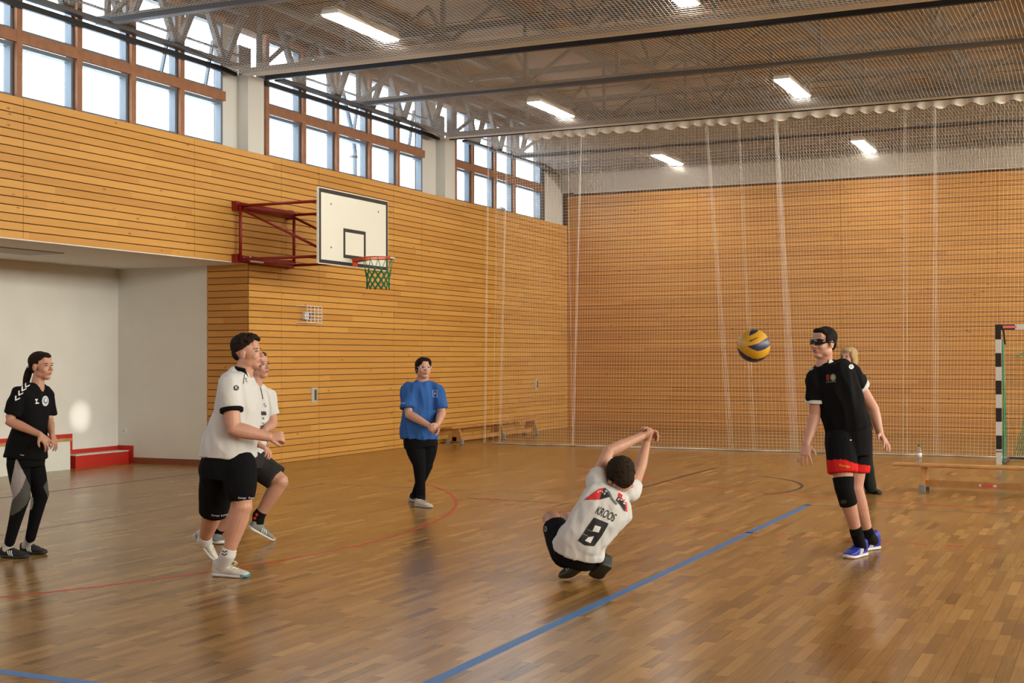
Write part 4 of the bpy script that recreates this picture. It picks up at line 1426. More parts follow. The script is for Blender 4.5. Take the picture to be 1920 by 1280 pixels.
# ------------------------------------------------------------------ ponytailed player on the left
def girl():
    P = Person(10.72, 'ponytailed player in black shirt and grey-panelled leggings, at the left edge', (45, 1045)); p = P.p; R = P.root
    f = facing(14); rt = np.cross(f, UP)          # her right, towards the camera
    sk = skin_mat('skin_light', (.54, .285, .195))
    H = Head(p(78, 686.5, 0), 22, 2, 0, .985)
    rings = [(p(69, 722), .066, .058), (p(65, 731), .125, .082), (p(61, 745), .165, .102), (p(60, 765), .165, .112), (p(59, 790), .150, .112), (p(54, 815), .155, .122), (p(50, 838), .168, .142), (p(48, 857), .176, .155)]
    sR, eR, wR = p(36, 739, -.14), p(17, 789, -.19), p(74, 814, -.20)
    sL, eL, wL = p(87, 741, .15), p(92, 788, .14), p(97, 812, .02)
    hR, kR, aR = p(34, 868, -.07), p(41, 930, -.07), p(18, 1016, -.03)
    hL, kL, aL = p(62, 868, .09), p(76, 926, .09), p(57, 1008, .10)
    b = MB()
    torso(b, rings[:-1], rt, -.018); trap(b, rings, sR, sL, .036, .040, .016)
    H.skin(b, .94)
    limb(b, [p(70, 728), p(72, 712), H.P(0, -.015, -.05)], [.056, .050, .050])
    arm(b, sR, eR, wR, (.050, .044, .037, .041, .025)); arm(b, sL, eL, wL, (.048, .042, .036, .038, .025))
    leg(b, hR, kR, aR, (.078, .068, .054, .048, .033)); leg(b, hL, kL, aL, (.078, .068, .054, .048, .033))
    hand(b, wR, p(92, 833, -.16) - wR, -UP * .5 - HT * .6 - HR * .5, -1, .30, .35, .95)
    hand(b, wL, p(103, 833, -.04) - wL, -HR * .8 - HT * .3, 1, .30, .3, .95)
    body = remesh('body', b, sk, R, .0045, 3, .5, .45)
    H.face(body, (.07, .04, .025), (.50, .17, .13))
    # hair: smooth cap and a ponytail
    hm = mat('dark_brown_hair', (.018, .010, .007), .75, spec=.12, bump=.4, bscale=180)
    k = MB(); H.ell(k, (0, -.024, .046), (.081, .094, .079), 28, 18); H.ell(k, (0, -.060, .0), (.062, .052, .060)); H.ell(k, (0, .030, .078), (.060, .050, .036))
    limb(k, [H.P(0, -.10, .01), H.P(.0, -.128, -.02), H.P(.0, -.150, -.075), H.P(.005, -.165, -.14), H.P(.0, -.170, -.19)], [.020, .027, .030, .024, .010])
    hair = remesh('hair', k, hm, R, .006, 3, wr=.003, wscale=(60, 60, 14))
    k = MB(); limb(k, [H.P(0, -.108, .008), H.P(0, -.120, -.006)], [.026, .026]); remesh('hair_band', k, M['cloth_white'], hair, .005, 1)
    # shirt
    cb = M['cloth_black']
    k = MB(); torso(k, rings, rt, 0); trap(k, rings, sR, sL, .056, .066)
    limb(k, [mixp(rings[2][0], sR, .7), sR, mixp(sR, eR, .45), mixp(sR, eR, .76)], [0.050, 0.059, 0.062, 0.064], round_ends=False)
    limb(k, [mixp(rings[2][0], sL, .7), sL, mixp(sL, eL, .45), mixp(sL, eL, .8)], [0.049, 0.057, 0.062, 0.066], round_ends=False)
    sh = remesh('shirt', k, cb, R, .008, 3, wr=0.012)
    t = bvh(sh)
    for (x, y) in ((29.5, 748), (35.5, 738.5), (41.5, 730.5), (48, 724)):     # chevrons down the sleeve
        decal('chevron', [(x - 1.2, y - 6), (x + 1.4, y - 6.4), (x + 1.2, y + .2), (x - 1.4, y + 1.6), (x + 8.2, y - 3.2), (x + 7.4, y - .6), (x - .6, y + 3.4)], [(0, 1, 2, 3), (3, 2, 4, 5, 6)], t, M['print_white'], sh, maxlen=2)
    decal('badge', *disc2((84.5, 751.5), 6.3, 9.8), t, mat('badge_grey', (.62, .66, .72), .6), sh, maxlen=2)
    decal('badge_centre', *disc2((84.5, 751.0), 4.0, 5.6), t, mat('badge_blue', (.10, .16, .30), .6), sh, .0045, 2)
    decal('badge_mark', *poly2([(82, 748), (84, 750), (86.5, 746.5), (87, 753), (83, 754)]), t, M['print_white'], sh, .006, 2)
    decal('emblem', [(65, 748), (70.6, 747.6), (70.2, 750.2), (66, 750.8), (67.2, 750.6), (69, 750.4), (69.2, 754.5), (67.8, 754.6), (65.8, 754.6), (72.4, 754.2), (72.6, 756.6), (66, 757)], [(0, 1, 2, 3), (4, 5, 6, 7), (8, 9, 10, 11)], t, M['print_white'], sh, maxlen=2)
    decal('hem_tag', *poly2([(38, 852), (45, 853), (45, 854), (38, 853)]), t, M['print_white'], sh, maxlen=2)
    # leggings with grey panels
    k = MB()
    torso(k, [(p(50, 836), .135, .112), (p(49, 858), .158, .135), (p(49, 874), .155, .125)], rt, 0, 4)
    leg(k, hR, kR, aR, (.092, .083, .068, .058, .042)); leg(k, hL, kL, aL, (.090, .080, .066, .056, .042))
    lg = remesh('leggings', k, cb, R, .007, 3)
    gl_, gd = cloth_mat('light_grey_panel', (.36, .33, .33)), cloth_mat('dark_grey_panel', (.085, .088, .078))
    def inz(poly, nr):
        return lambda x, y, zz: ((zz < P.D + .03) == nr) & inpoly_np(x, y, poly)
    z = lambda L_: [(a / 6.093, 850 + b_ / 6.093) for a, b_ in L_]
    split_faces('light_panel', lg, gl_, lg, inz(z([(185, 45), (295, 265), (260, 370), (215, 450), (150, 530), (90, 560), (125, 350)]), True), .002)
    split_faces('dark_panel', lg, gd, lg, inz(z([(295, 265), (345, 380), (345, 480), (310, 570), (230, 650), (150, 700), (50, 725), (90, 640), (150, 530), (215, 450), (260, 370)]), True), .002)
    split_faces('dark_panel', lg, gd, lg, inz(z([(555, 270), (495, 380), (545, 500), (580, 440), (580, 300)]), False), .002)
    split_faces('light_panel', lg, gl_, lg, inz(z([(355, 490), (385, 500), (385, 560), (365, 640), (345, 640)]), False), .002)
    for (an, hx, hy, tx, ty) in ((aR, 3.5, 1044, 52, 1047), (aL, 41, 1036, 92, 1040)):
        heel, toe = P.ground(hx, hy), P.ground(tx, ty)
        toe = heel + unit(toe - heel) * .262
        so_ = sock(R, an + UP * .02, mixp(heel, toe, .2) + UP * .06, .038, .042, M['cloth_white'])
        shoe(R, heel, toe, UP, mat('black_suede', (.012, .012, .013), .7), mat('black_sole', (.015, .014, .013), .6), mat('black_lace', (.02, .02, .02), .8), M['print_white'], .046, .092, side=1)


girl()


# ------------------------------------------------------------------ stocky player in white shirt
def man_white():
    P = Person(9.80, 'curly haired player in white shirt with black cuffs and black shorts', (425, 1075)); p = P.p; R = P.root
    f = facing(8); rt = np.cross(f, UP)
    sk = skin_mat('skin_fair', (.57, .30, .21))
    H = Head(p(464.5, 662, 0), 10, 7, 0, 1.08)
    rings = [(p(457, 698), .075, .072), (p(452, 706), .150, .098), (p(448, 722), .205, .128), (p(448, 750), .210, .150), (p(444, 780), .200, .160), (p(436, 810), .200, .178), (p(430, 835), .205, .192), (p(429, 856), .205, .200)]
    sR, eR, wR = p(430, 718, -.19), p(437, 803, -.27), p(503, 819, -.20)
    sL, eL, wL = p(462, 722, .18), p(455, 800, .22), p(482, 831, .20)
    hB, kB, aB = p(410, 875, .10), p(401, 955, .28), p(383, 1013, .50)        # trailing leg
    hF, kF, aF = p(447, 872, -.09), p(455, 950, -.12), p(427, 1040, -.10)     # planted leg
    b = MB()
    torso(b, rings[:-1], rt, -.02); trap(b, rings, sR, sL, .044, .050, .018)
    H.skin(b, 1.06)
    limb(b, [p(456, 704), p(459, 692), H.P(0, -.012, -.05)], [.070, .066, .064])
    arm(b, sR, eR, wR, (.068, .062, .054, .056, .034)); arm(b, sL, eL, wL, (.066, .060, .052, .054, .034))
    leg(b, hB, kB, aB, (.11, .098, .074, .072, .045)); leg(b, hF, kF, aF, (.11, .098, .072, .070, .044))
    hand(b, wR, p(530, 817, -.17) - wR, -UP * .4 - HT * .5 - HR * .5 + np.cross(UP, HR) * .0, -1, .95, .10, 1.08, .45)
    hand(b, wL, p(508, 846, .16) - wL, -UP * .7 - HR * .3, 1, .50, .2, 1.05)
    body = remesh('body', b, sk, R, .0045, 3, .5, .40)
    H.face(body, (.05, .03, .018), (.48, .18, .14))
    hm = mat('dark_curly_hair', (.022, .014, .010), .75, spec=.12, bump=.8, bscale=130)
    k = MB(); H.ell(k, (0, -.024, .056), (.080, .092, .076), 28, 18); H.ell(k, (0, -.070, .010), (.058, .040, .052))
    rr = np.random.default_rng(3)
    for i in range(130):
        a, z_ = rr.uniform(0, 2 * math.pi), rr.uniform(.0, 1)
        th = math.acos(z_); q = np.array([math.sin(th) * math.cos(a), math.sin(th) * math.sin(a), math.cos(th)])
        c = np.array([0, -.006, .066]) + q * np.array([.076, .094, .066])
        if c[1] > .055 and c[2] < .085: continue
        if c[2] < .075 and c[1] > -.03: continue
        H.ell(k, tuple(c), (.016, .016, .014), 8, 6)
    remesh('hair', k, hm, R, .004, 1, wr=.003, wscale=(90, 90, 90))
    st = mat('stubble', (.20, .10, .07), .8)
    k = MB(); H.ell(k, (0, .070, -.096), (.020, .018, .012)); k.build('goatee', st, body, True)
    # shirt
    k = MB(); torso(k, rings, rt, 0); trap(k, rings, sR, sL, .056, .066)
    limb(k, [mixp(rings[2][0], sR, .7), sR, mixp(sR, eR, .35), mixp(sR, eR, .56)], [0.065, 0.077, 0.081, 0.083], round_ends=False)
    limb(k, [mixp(rings[2][0], sL, .7), sL, mixp(sL, eL, .35), mixp(sL, eL, .56)], [0.063, 0.075, 0.081, 0.083], round_ends=False)
    sh = remesh('shirt', k, M['cloth_white'], R, .008, 3, wr=0.012)
    for s_, e_ in ((sR, eR), (sL, eL)):
        k = MB(); limb(k, [mixp(s_, e_, .555), mixp(s_, e_, .60), mixp(s_, e_, .645)], [.0855, .085, .0845], 3, 24, None); remesh('cuff', k, M['cloth_black'], sh, .005, 1)
    k = MB(); torso(k, [(p(456, 703), .086, .080), (p(457.5, 697), .080, .074), (p(459, 690), .074, .070)], rt, 0, 4)
    col_ = remesh('collar', k, M['cloth_white'], sh, .005, 2)
    split_faces('collar_band', col_, M['cloth_black'], sh, lambda x, y, zz: x < 461 + (y - 695) * .4, .003)
    bpy.data.objects.remove(col_)
    t = bvh(sh)
    decal('logo_disc', *disc2((442.5, 727), 5.0, 5.0), t, M['print_black'], sh, maxlen=2)
    decal('logo_letter', *text2('K', (442.5, 727), (8.5, .5), (.5, -8.5)), t, M['print_white'], sh, .005, 2)
    decal('piping', *poly2([(458, 700), (459, 700.5), (457.5, 711), (456.8, 720), (455.8, 720), (456.6, 710)]), t, M['print_black'], sh, maxlen=2)
    decal('shoulder_logo', *text2('KK', (461, 713), (1.5, 7), (5, -1)), t, M['print_black'], sh, maxlen=2)
    # shorts
    k = MB()
    torso(k, [(p(429, 842), .176, .172), (p(428, 858), .186, .184), (p(427, 880), .198, .206), (p(426, 896), .19, .195)], rt, 0, 4)
    limb(k, [hB, mixp(hB, kB, .5), mixp(hB, kB, .85), mixp(hB, kB, 1.06)], [.135, .128, .118, .112], round_ends=False)
    limb(k, [hF, mixp(hF, kF, .5), mixp(hF, kF, .84)], [.132, .122, .094], round_ends=False)
    so_ = remesh('shorts', k, M['cloth_black'], R, .008, 3, wr=.006)
    t = bvh(so_)
    for (x, y, an) in ((404, 965.5, 3), (421, 964.5, -14), (454, 933, 0), (473, 933, 0)):
        ca, sa = math.cos(math.radians(an)), math.sin(math.radians(an))
        decal('hem_lettering', *text2('Kempa', (x, y), (5.2 * ca, 5.2 * sa), (5.5 * sa, -5.5 * ca)), t, M['print_white'], so_, .004, 2)
    # socks and shoes
    ws = mat('worn_white_shoe', (.60, .58, .52), .6, var=.12, vscale=30); wl_ = mat('cream_lace', (.70, .64, .48), .8); wsole = mat('off_white_sole', (.62, .62, .62), .5)
    heelF, toeF = P.ground(401, 1079), P.ground(466, 1083)
    toeF = heelF + unit(toeF - heelF) * .295
    sk1 = sock(R, aF + (kF - aF) * .13, mixp(heelF, toeF, .22) + UP * .07, .058, .052, M['cloth_white'], mid=aF)
    tt = bvh(sk1)
    for yy in (1031, 1036.5):
        decal('chevron', *poly2([(416.5, yy), (421.5, yy + 3), (426.5, yy), (426.5, yy + 2.2), (421.5, yy + 5), (416.5, yy + 2.2)]), tt, M['print_black'], sk1, .003, 2)
    sh1 = shoe(R, heelF, toeF, UP, ws, wsole, wl_, None, .050, .105, mat('blue_toe', (.05, .28, .38), .5), collar=.22)
    bow = MB()
    c = mixp(heelF, toeF, .40) + UP * .098
    for q in (-1, 1):
        bow.tube([c + HR * (.032 - .032 * math.cos(w_)) * (1.2 if q > 0 else .8) + UP * (.016 * math.sin(w_) + .004 * q) + HT * .03 * q * (1 - math.cos(w_)) / 2 for w_ in np.linspace(0, 2 * math.pi, 14)], .0038, 6)
    bow.build('lace_bow', wl_, sh1, True)
    toeB = P.ground(404, 1056); heelB = p(363, 1006, .60)
    fb_ = unit(toeB - heelB); heelB = toeB - fb_ * .285
    upn = unit(UP * .55 + HR * .85)
    sock(R, aB + (kB - aB) * .14, mixp(heelB, toeB, .24) + upn * .06, .058, .054, M['cloth_white'], mid=aB)
    shoe(R, heelB, toeB, upn, ws, wsole, wl_, None, .050, .105, collar=.22)


man_white()


# ------------------------------------------------------------------ player half hidden behind him
def man_behind():
    P = Person(11.45, 'player in printed white shirt and grey shorts, half hidden behind the curly haired one', (470, 1010)); p = P.p; R = P.root
    f = facing(28); rt = np.cross(f, UP)
    sk = skin_mat('skin_fair_2', (.54, .285, .20))
    H = Head(p(484, 685, 0), 26, 6, 0, 1.02)
    rings = [(p(477, 722), .070, .065), (p(474, 730), .145, .095), (p(472, 746), .195, .118), (p(470, 770), .195, .130), (p(466, 800), .180, .132), (p(462, 828), .178, .140), (p(460, 850), .185, .150)]
    sL, eL, wL = p(502, 742, .10), p(511, 794, .12), p(497, 806, -.12)
    sR, eR, wR = p(450, 742, -.10), p(452, 794, -.08), p(482, 815, -.16)
    hF, kF, aF = p(476, 866, .08), p(526, 902, .02), p(485, 967, .06)
    hB, kB, aB = p(452, 868, -.06), p(448, 936, .02), p(412, 992, .12)
    b = MB(); torso(b, rings[:-1], rt, -.018); trap(b, rings, sR, sL, .036, .040, .016); H.skin(b, 1.0)
    limb(b, [p(477, 728), p(480, 714), H.P(0, -.012, -.05)], [.064, .058, .058])
    arm(b, sL, eL, wL, (.060, .055, .046, .048, .030)); arm(b, sR, eR, wR, (.060, .055, .046, .048, .030))
    leg(b, hF, kF, aF, (.100, .092, .070, .068, .043)); leg(b, hB, kB, aB, (.100, .09, .068, .066, .042))
    hand(b, wL, -HR * .9 - UP * .2 + HT * .2, -UP, 1, .6, .15, 1.0); hand(b, wR, HR * .8 - UP * .3, -UP, -1, .6, .15, 1.0)
    body = remesh('body', b, sk, R, .005, 3, .5, .42)
    H.face(body, (.10, .06, .035), (.48, .20, .15), open_mouth=True)
    hm = mat('light_brown_hair', (.07, .042, .025), .75, spec=.12, bump=.5, bscale=150)
    k = MB(); H.ell(k, (0, -.022, .052), (.079, .092, .075), 26, 16); H.ell(k, (0, -.066, .0), (.056, .040, .055)); H.ell(k, (0, .040, .085), (.058, .040, .026))
    remesh('hair', k, hm, R, .006, 2, wr=.005, wscale=(50, 50, 50))
    k = MB(); torso(k, rings, rt, 0); trap(k, rings, sR, sL, .056, .066)
    limb(k, [mixp(rings[2][0], sL, .7), sL, mixp(sL, eL, .45), mixp(sL, eL, .68)], [0.059, 0.071, 0.075, 0.078], round_ends=False); limb(k, [mixp(rings[2][0], sR, .7), sR, mixp(sR, eR, .45), mixp(sR, eR, .68)], [0.059, 0.071, 0.075, 0.078], round_ends=False)
    sh = remesh('shirt', k, M['cloth_white'], R, .008, 3, wr=0.015)
    t = bvh(sh)
    decal('chest_print', *poly2([(487.5, 727), (489, 727), (493.5, 748), (492, 748)]), t, M['print_black'], sh, maxlen=2)
    decal('chest_print', *text2('S', (496.5, 760), (9, -5), (-4, -10)), t, M['print_black'], sh, maxlen=2)
    for q in range(4):
        decal('chest_print', *poly2([(489 + q * 2.4, 772 + (q % 2)), (490.6 + q * 2.4, 770), (492 + q * 2.4, 777), (490.2 + q * 2.4, 779)]), t, M['print_black'], sh, maxlen=2)
    decal('chest_print', *text2('6', (493.5, 784), (7, 0), (0, -7)), t, M['print_black'], sh, maxlen=2)
    decal('chest_print', *text2('K.TIL', (491, 793.5), (4.5, 0), (0, -5)), t, M['print_black'], sh, maxlen=2)
    decal('chest_print', *poly2([(484, 799.5), (490, 797.6), (496.5, 797.8), (496.5, 799.2), (490, 799.2), (484, 801)]), t, M['print_black'], sh, maxlen=2)
    k = MB(); torso(k, [(p(460, 838), .172, .145), (p(459, 858), .185, .165), (p(460, 878), .182, .165)], rt, 0, 4)
    limb(k, [hF, mixp(hF, kF, .4), mixp(hF, kF, .84)], [.128, .118, .112], round_ends=False); limb(k, [hB, mixp(hB, kB, .5), mixp(hB, kB, .95)], [.128, .118, .11], round_ends=False)
    remesh('shorts', k, cloth_mat('charcoal_cloth', (.030, .028, .030)), R, .008, 3, wr=.006)
    gs_, gw = mat('grey_mesh_shoe', (.24, .25, .24), .7), mat('white_sole', (.70, .68, .64), .5)
    heel, toe = p(466, 990, .02), P.ground(512, 1014); fd = unit(toe - heel); heel = toe - fd * .285
    upn = unit(UP * .8 + HR * .45)
    sb_ = sock(R, aF + (kF - aF) * .14, mixp(heel, toe, .22) + upn * .07, .055, .050, M['cloth_black'], mid=aF)
    tt = bvh(sb_)
    for (x, y) in ((481.5, 964.5), (478, 971)):
        decal('sock_mark', *disc2((x, y), 2.6, 3.0, 12), tt, M['print_red'], sb_, .003, 2)
    shoe(R, heel, toe, upn, gs_, gw, gs_, M['print_white'], .048, .098, side=1)
    toe2 = P.ground(415, 1021); heel2 = P.ground(394, 1010); fd = unit(toe2 - heel2); heel2 = toe2 - fd * .28
    sock(R, aB, mixp(heel2, toe2, .22) + UP * .07, .046, .046, M['cloth_black'])
    shoe(R, heel2, toe2, UP, gs_, gw, gs_, None, .048, .098)


man_behind()


# ------------------------------------------------------------------ woman in the blue shirt
def woman_blue():
    P = Person(14.55, 'woman with glasses in a loose blue shirt and black leggings', (793, 948)); p = P.p; R = P.root
    f = facing(72); rt = np.cross(f, UP)         # her right is on the picture's left
    sk = skin_mat('skin_rosy', (.56, .30, .215))
    H = Head(p(794, 690.5, -.02), 68, 5, 2, 1.0)
    rings = [(p(792, 716), .070, .066), (p(792, 721), .135, .090), (p(791, 731), .175, .112), (p(790, 748), .185, .135), (p(789, 768), .190, .145), (p(787, 792), .200, .160), (p(786, 821), .205, .175)]
    sR, eR, wR = p(766, 730, -.03), p(766, 776, -.16), p(807, 799, -.30)
    sL, eL, wL = p(818, 731, .02), p(828, 774, -.04), p(820, 796, -.26)
    hR, kR, aR = p(776, 828, -.04), p(786, 872, -.05), p(790, 934, -.03)
    hL, kL, aL = p(803, 828, .06), p(800, 872, .04), p(779, 926, .10)
    b = MB(); torso(b, rings[:-1], rt, -.022); trap(b, rings, sR, sL, .036, .040, .016); H.skin(b, 1.16)
    limb(b, [p(792, 720), p(793, 711), H.P(0, -.012, -.05)], [.070, .066, .066])
    arm(b, sR, eR, wR, (.060, .056, .048, .048, .028)); arm(b, sL, eL, wL, (.060, .056, .048, .048, .028))
    leg(b, hR, kR, aR, (.10, .085, .062, .058, .038)); leg(b, hL, kL, aL, (.10, .085, .062, .058, .038))
    hand(b, wR, p(819, 806, -.30) - wR, HT * .3 + HR * .3 - UP * .3, 1, .75, .08, .95, .5)
    hand(b, wL, p(812, 807, -.34) - wL, -HR * .5 - UP * .2, -1, .75, .08, .95, .5)
    body = remesh('body', b, sk, R, .0045, 3, .5, .40)
    H.face(body, (.06, .035, .022), (.48, .17, .15), open_mouth=True)
    hm = mat('dark_red_hair', (.014, .006, .005), .75, spec=.12, bump=.4, bscale=160)
    k = MB(); H.ell(k, (0, -.026, .046), (.085, .092, .080), 28, 18); H.ell(k, (0, -.064, -.01), (.070, .050, .066))
    for q in (-1, 1): H.ell(k, (q * .070, -.018, .005), (.018, .040, .052)); H.ell(k, (q * .066, .012, .038), (.018, .034, .036))
    H.ell(k, (0, .036, .088), (.070, .046, .030))
    for q in (-1, 1): H.ell(k, (q * .046, .050, .066), (.030, .026, .030))
    remesh('hair', k, hm, R, .006, 2, wr=.003, wscale=(60, 60, 20))
    # glasses
    gm_ = mat('pale_glasses', (.72, .70, .70), .2, metal=.3)
    gl_ = empty_part = MB()
    for q in (-1, 1):
        cx_ = q * .033
        pts = [H.P(cx_ + .026 * math.cos(a), .098 - .012 * abs(math.cos(a)) * (1 if math.cos(a) * q > 0 else 0), .004 + .019 * math.sin(a)) for a in np.linspace(0, 2 * math.pi, 20, endpoint=False)]
        gl_.tube(pts, .0028, 6, closed=True)
        gl_.tube([H.P(q * .060, .085, .010), H.P(q * .078, .05, .010), H.P(q * .082, -.01, .004)], .0026, 6)
    gl_.tube([H.P(-.008, .100, .008), H.P(0, .104, .011), H.P(.008, .100, .008)], .0026, 6)
    g_ = gl_.build('glasses', gm_, R, True)
    # shirt
    bl = cloth_mat('blue_cotton', (.035, .115, .36))
    k = MB(); torso(k, rings, rt, 0); trap(k, rings, sR, sL, .056, .068)
    limb(k, [mixp(rings[2][0], sR, .7), sR, mixp(sR, eR, .45), mixp(sR, eR, .78)], [0.059, 0.072, 0.081, 0.088], round_ends=False)
    limb(k, [mixp(rings[2][0], sL, .7), sL, mixp(sL, eL, .45), mixp(sL, eL, .84)], [0.059, 0.071, 0.079, 0.084], round_ends=False)
    sh = remesh('shirt', k, bl, R, .008, 3, wr=0.022, wscale=(8, 8, 2.5))
    k = MB(); torso(k, [(p(792, 718), .088, .078), (p(792, 715.5), .084, .075)], rt, 0, 3); remesh('neckband', k, bl, sh, .005, 1)
    t = bvh(sh); pw_ = mat('pale_print', (.35, .48, .70), .7)
    fr_ = [(811, 732), (819, 731.5), (820, 744.5), (812, 743.5)]
    for (a, b_) in zip(fr_, fr_[1:] + fr_[:1]):
        dx, dy = b_[0] - a[0], b_[1] - a[1]; l_ = math.hypot(dx, dy); nx, ny = -dy / l_ * .45, dx / l_ * .45
        decal('pocket_print', *poly2([(a[0] + nx, a[1] + ny), (b_[0] + nx, b_[1] + ny), (b_[0] - nx, b_[1] - ny), (a[0] - nx, a[1] - ny)]), t, pw_, sh, maxlen=2)
    decal('pocket_logo', *disc2((815.8, 737.5), 1.7, 1.7, 10), t, M['print_white'], sh, maxlen=2)
    decal('sleeve_print', *poly2([(753.5, 755.5), (760, 754.8), (760, 756.2), (753.5, 757)]), t, pw_, sh, maxlen=2)
    # leggings
    k = MB(); torso(k, [(p(787, 806), .165, .135), (p(787, 824), .180, .150), (p(788, 838), .178, .140)], rt, 0, 4)
    leg(k, hR, kR, aR, (.112, .100, .072, .062, .047)); leg(k, hL, kL, aL, (.110, .098, .070, .062, .046))
    remesh('leggings', k, M['cloth_black'], R, .007, 3)
    ws = mat('white_leather_shoe', (.56, .53, .47), .5); sol = mat('cream_sole', (.50, .46, .38), .6); gl2 = mat('grey_lace', (.25, .25, .24), .8)
    for (an, kn, hx, hy, tx, ty) in ((aR, kR, 781, 949, 813, 953), (aL, kL, 769, 939, 786, 938)):
        heel, toe = P.ground(hx, hy), P.ground(tx, ty)
        if an is aL: toe = heel + (HR * .62 + HT * .78) * .25
        toe = heel + unit(toe - heel) * .25
        sock(R, an, mixp(heel, toe, .22) + UP * .06, .044, .040, M['cloth_black'])
        shoe(R, heel, toe, UP, ws, sol, gl2, None, .045, .088)


woman_blue()


# ------------------------------------------------------------------ crouching player seen from behind
def kroos():
    P = Person(9.50, 'crouching player seen from behind, white football shirt with number 8', (1085, 1085)); p = P.p; R = P.root
    f = facing(262); rt = np.cross(f, UP)
    sk = skin_mat('skin_warm', (.54, .29, .20))
    ax = unit(p(1188, 943) - p(1085, 903))       # line of the shoulders
    H = Head(p(1166, 893, .0), 268, -14, 12, 1.12)
    rings = [(p(1154, 927, .0), .070, .062), (p(1151, 932, -.02), .130, .085), (p(1144, 940, -.05), .190, .105), (p(1130, 957, -.08), .185, .122), (p(1112, 982, -.10), .172, .128), (p(1096, 1006, -.10), .168, .135), (p(1089, 1019, -.08), .184, .142), (p(1085, 1033, -.06), .192, .150)]
    sL, eL, wL = p(1117, 906, .02), p(1141, 846, .24), p(1204, 817, .42)
    sR, eR, wR = p(1181, 921, .02), p(1199, 881, .26), p(1212, 832, .44)
    hL, kL = p(1062, 1034, .0), p(1033, 971, .34)
    hR, kR = p(1096, 1037, .04), p(1064, 974, .46)
    feet = []
    for (tx, ty, rx, ux) in ((1053, 1087, .11, .085), (1112, 1086, .05, .075)):
        to = P.ground(tx, ty); he = to + unit(HR * rx + HT * .13 + UP * ux) * .27; feet.append((he, to))
    aL, aR = [mixp(he, to, .22) + UP * .05 - HT * .06 for he, to in feet]
    b = MB(); torso(b, rings[:-2], ax, -.018); trap(b, rings, sR, sL, .034, .040, .016); H.skin(b)
    limb(b, [p(1152, 932, -.01), p(1157, 918, .0), H.P(0, -.015, -.05)], [.066, .060, .058])
    arm(b, sL, eL, wL, (.056, .050, .043, .045, .030)); arm(b, sR, eR, wR, (.056, .050, .043, .045, .030))
    leg(b, hL, kL, aL, (.095, .088, .066, .064, .045)); leg(b, hR, kR, aR, (.095, .088, .066, .064, .045))
    hand(b, wL, p(1222, 812, .46) - wL, HR * .6 - UP * .5 + HT * .3, 1, .80, .06, 1.05, .5)
    hand(b, wR, p(1217, 812, .46) - wR, -HR * .8 + HT * .5, -1, .80, .06, 1.05, .5)
    body = remesh('body', b, sk, R, .0045, 3, .5, .40)
    H.face(body)
    hm = mat('brown_hair', (.024, .015, .009), .75, spec=.12, bump=.6, bscale=140)
    k = MB(); H.ell(k, (0, -.024, .046), (.089, .100, .084), 28, 18); H.ell(k, (0, -.068, -.022), (.066, .044, .062)); H.ell(k, (0, .03, .085), (.066, .05, .035))
    for q in (-1, 1): H.ell(k, (q * .072, -.005, .02), (.016, .040, .040))
    remesh('hair', k, hm, R, .005, 1, wr=.007, wscale=(34, 34, 34))
    k = MB(); torso(k, rings, ax, 0); trap(k, rings, sR, sL, .050, .062)
    limb(k, [mixp(rings[2][0], sL, .6), sL, mixp(sL, eL, .16), mixp(sL, eL, .30)], [0.063, 0.072, 0.073, 0.070], round_ends=False)
    limb(k, [mixp(rings[2][0], sR, .6), sR, mixp(sR, eR, .18), mixp(sR, eR, .30)], [0.060, 0.069, 0.071, 0.068], round_ends=False)
    sh = remesh('shirt', k, M['cloth_white'], R, .008, 3, wr=0.013, wscale=(10, 10, 5))
    z7 = lambda L_: [(1090 + a / 7.527, 790 + b_ / 7.527) for a, b_ in L_]
    z8 = lambda L_: [(1005 + a / 7.53, 930 + b_ / 7.53) for a, b_ in L_]
    t = bvh(sh)
    decal('shoulder_panel', *poly2(z7([(40, 1105), (120, 1045), (240, 955), (330, 935), (300, 1010), (255, 1105)])), t, M['print_red'], sh, .004)
    decal('shoulder_panel', *poly2(z7([(255, 1108), (285, 1010), (330, 935), (400, 1000), (430, 1060), (330, 1085)])), t, M['print_black'], sh, .005)
    decal('shoulder_panel', *poly2(z7([(505, 1075), (530, 1005), (575, 1040), (640, 1160), (645, 1275), (610, 1260), (560, 1170)])), t, M['print_red'], sh, .004)
    decal('shoulder_panel', *poly2(z7([(480, 1110), (520, 1060), (600, 1140), (625, 1215), (610, 1270), (560, 1190)])), t, M['print_black'], sh, .005)
    for q, (x, y) in enumerate(((265, 985), (300, 1000), (330, 1025), (345, 990), (235, 1000), (520, 1100), (560, 1110), (590, 1095), (610, 1130), (600, 1160), (575, 1075))):
        an = q * 1.1
        decal('shoulder_pattern', *poly2(z7([(x + 22 * math.cos(an), y + 22 * math.sin(an)), (x + 9 * math.cos(an + 1.6), y + 9 * math.sin(an + 1.6)), (x - 22 * math.cos(an), y - 22 * math.sin(an)), (x - 9 * math.cos(an + 1.6), y - 9 * math.sin(an + 1.6))])), t, M['print_white'], sh, .0075)
    decal('neck_trim', *poly2(z7([(322, 950), (345, 960), (400, 1020), (450, 1100), (505, 1165), (490, 1180), (430, 1110), (380, 1030)])), t, mat('grey_trim', (.12, .14, .15), .7), sh, .007)
    # name and number run along the slanted spine
    xa, ya = np.array((.905, .425)), np.array((.515, -.857))
    V, F = text2('KROOS', (1135.5, 964.0), xa * 11.4, ya * 22.0, .012); decal('name_lettering', V, F, t, M['print_black'], sh, .004, 2.0)
    num = z8([(820, 300), (1025, 385), (925, 560), (820, 705), (690, 690), (595, 625), (665, 520)])
    decal('number', *poly2(num), t, M['print_black'], sh, .004, 2.5)
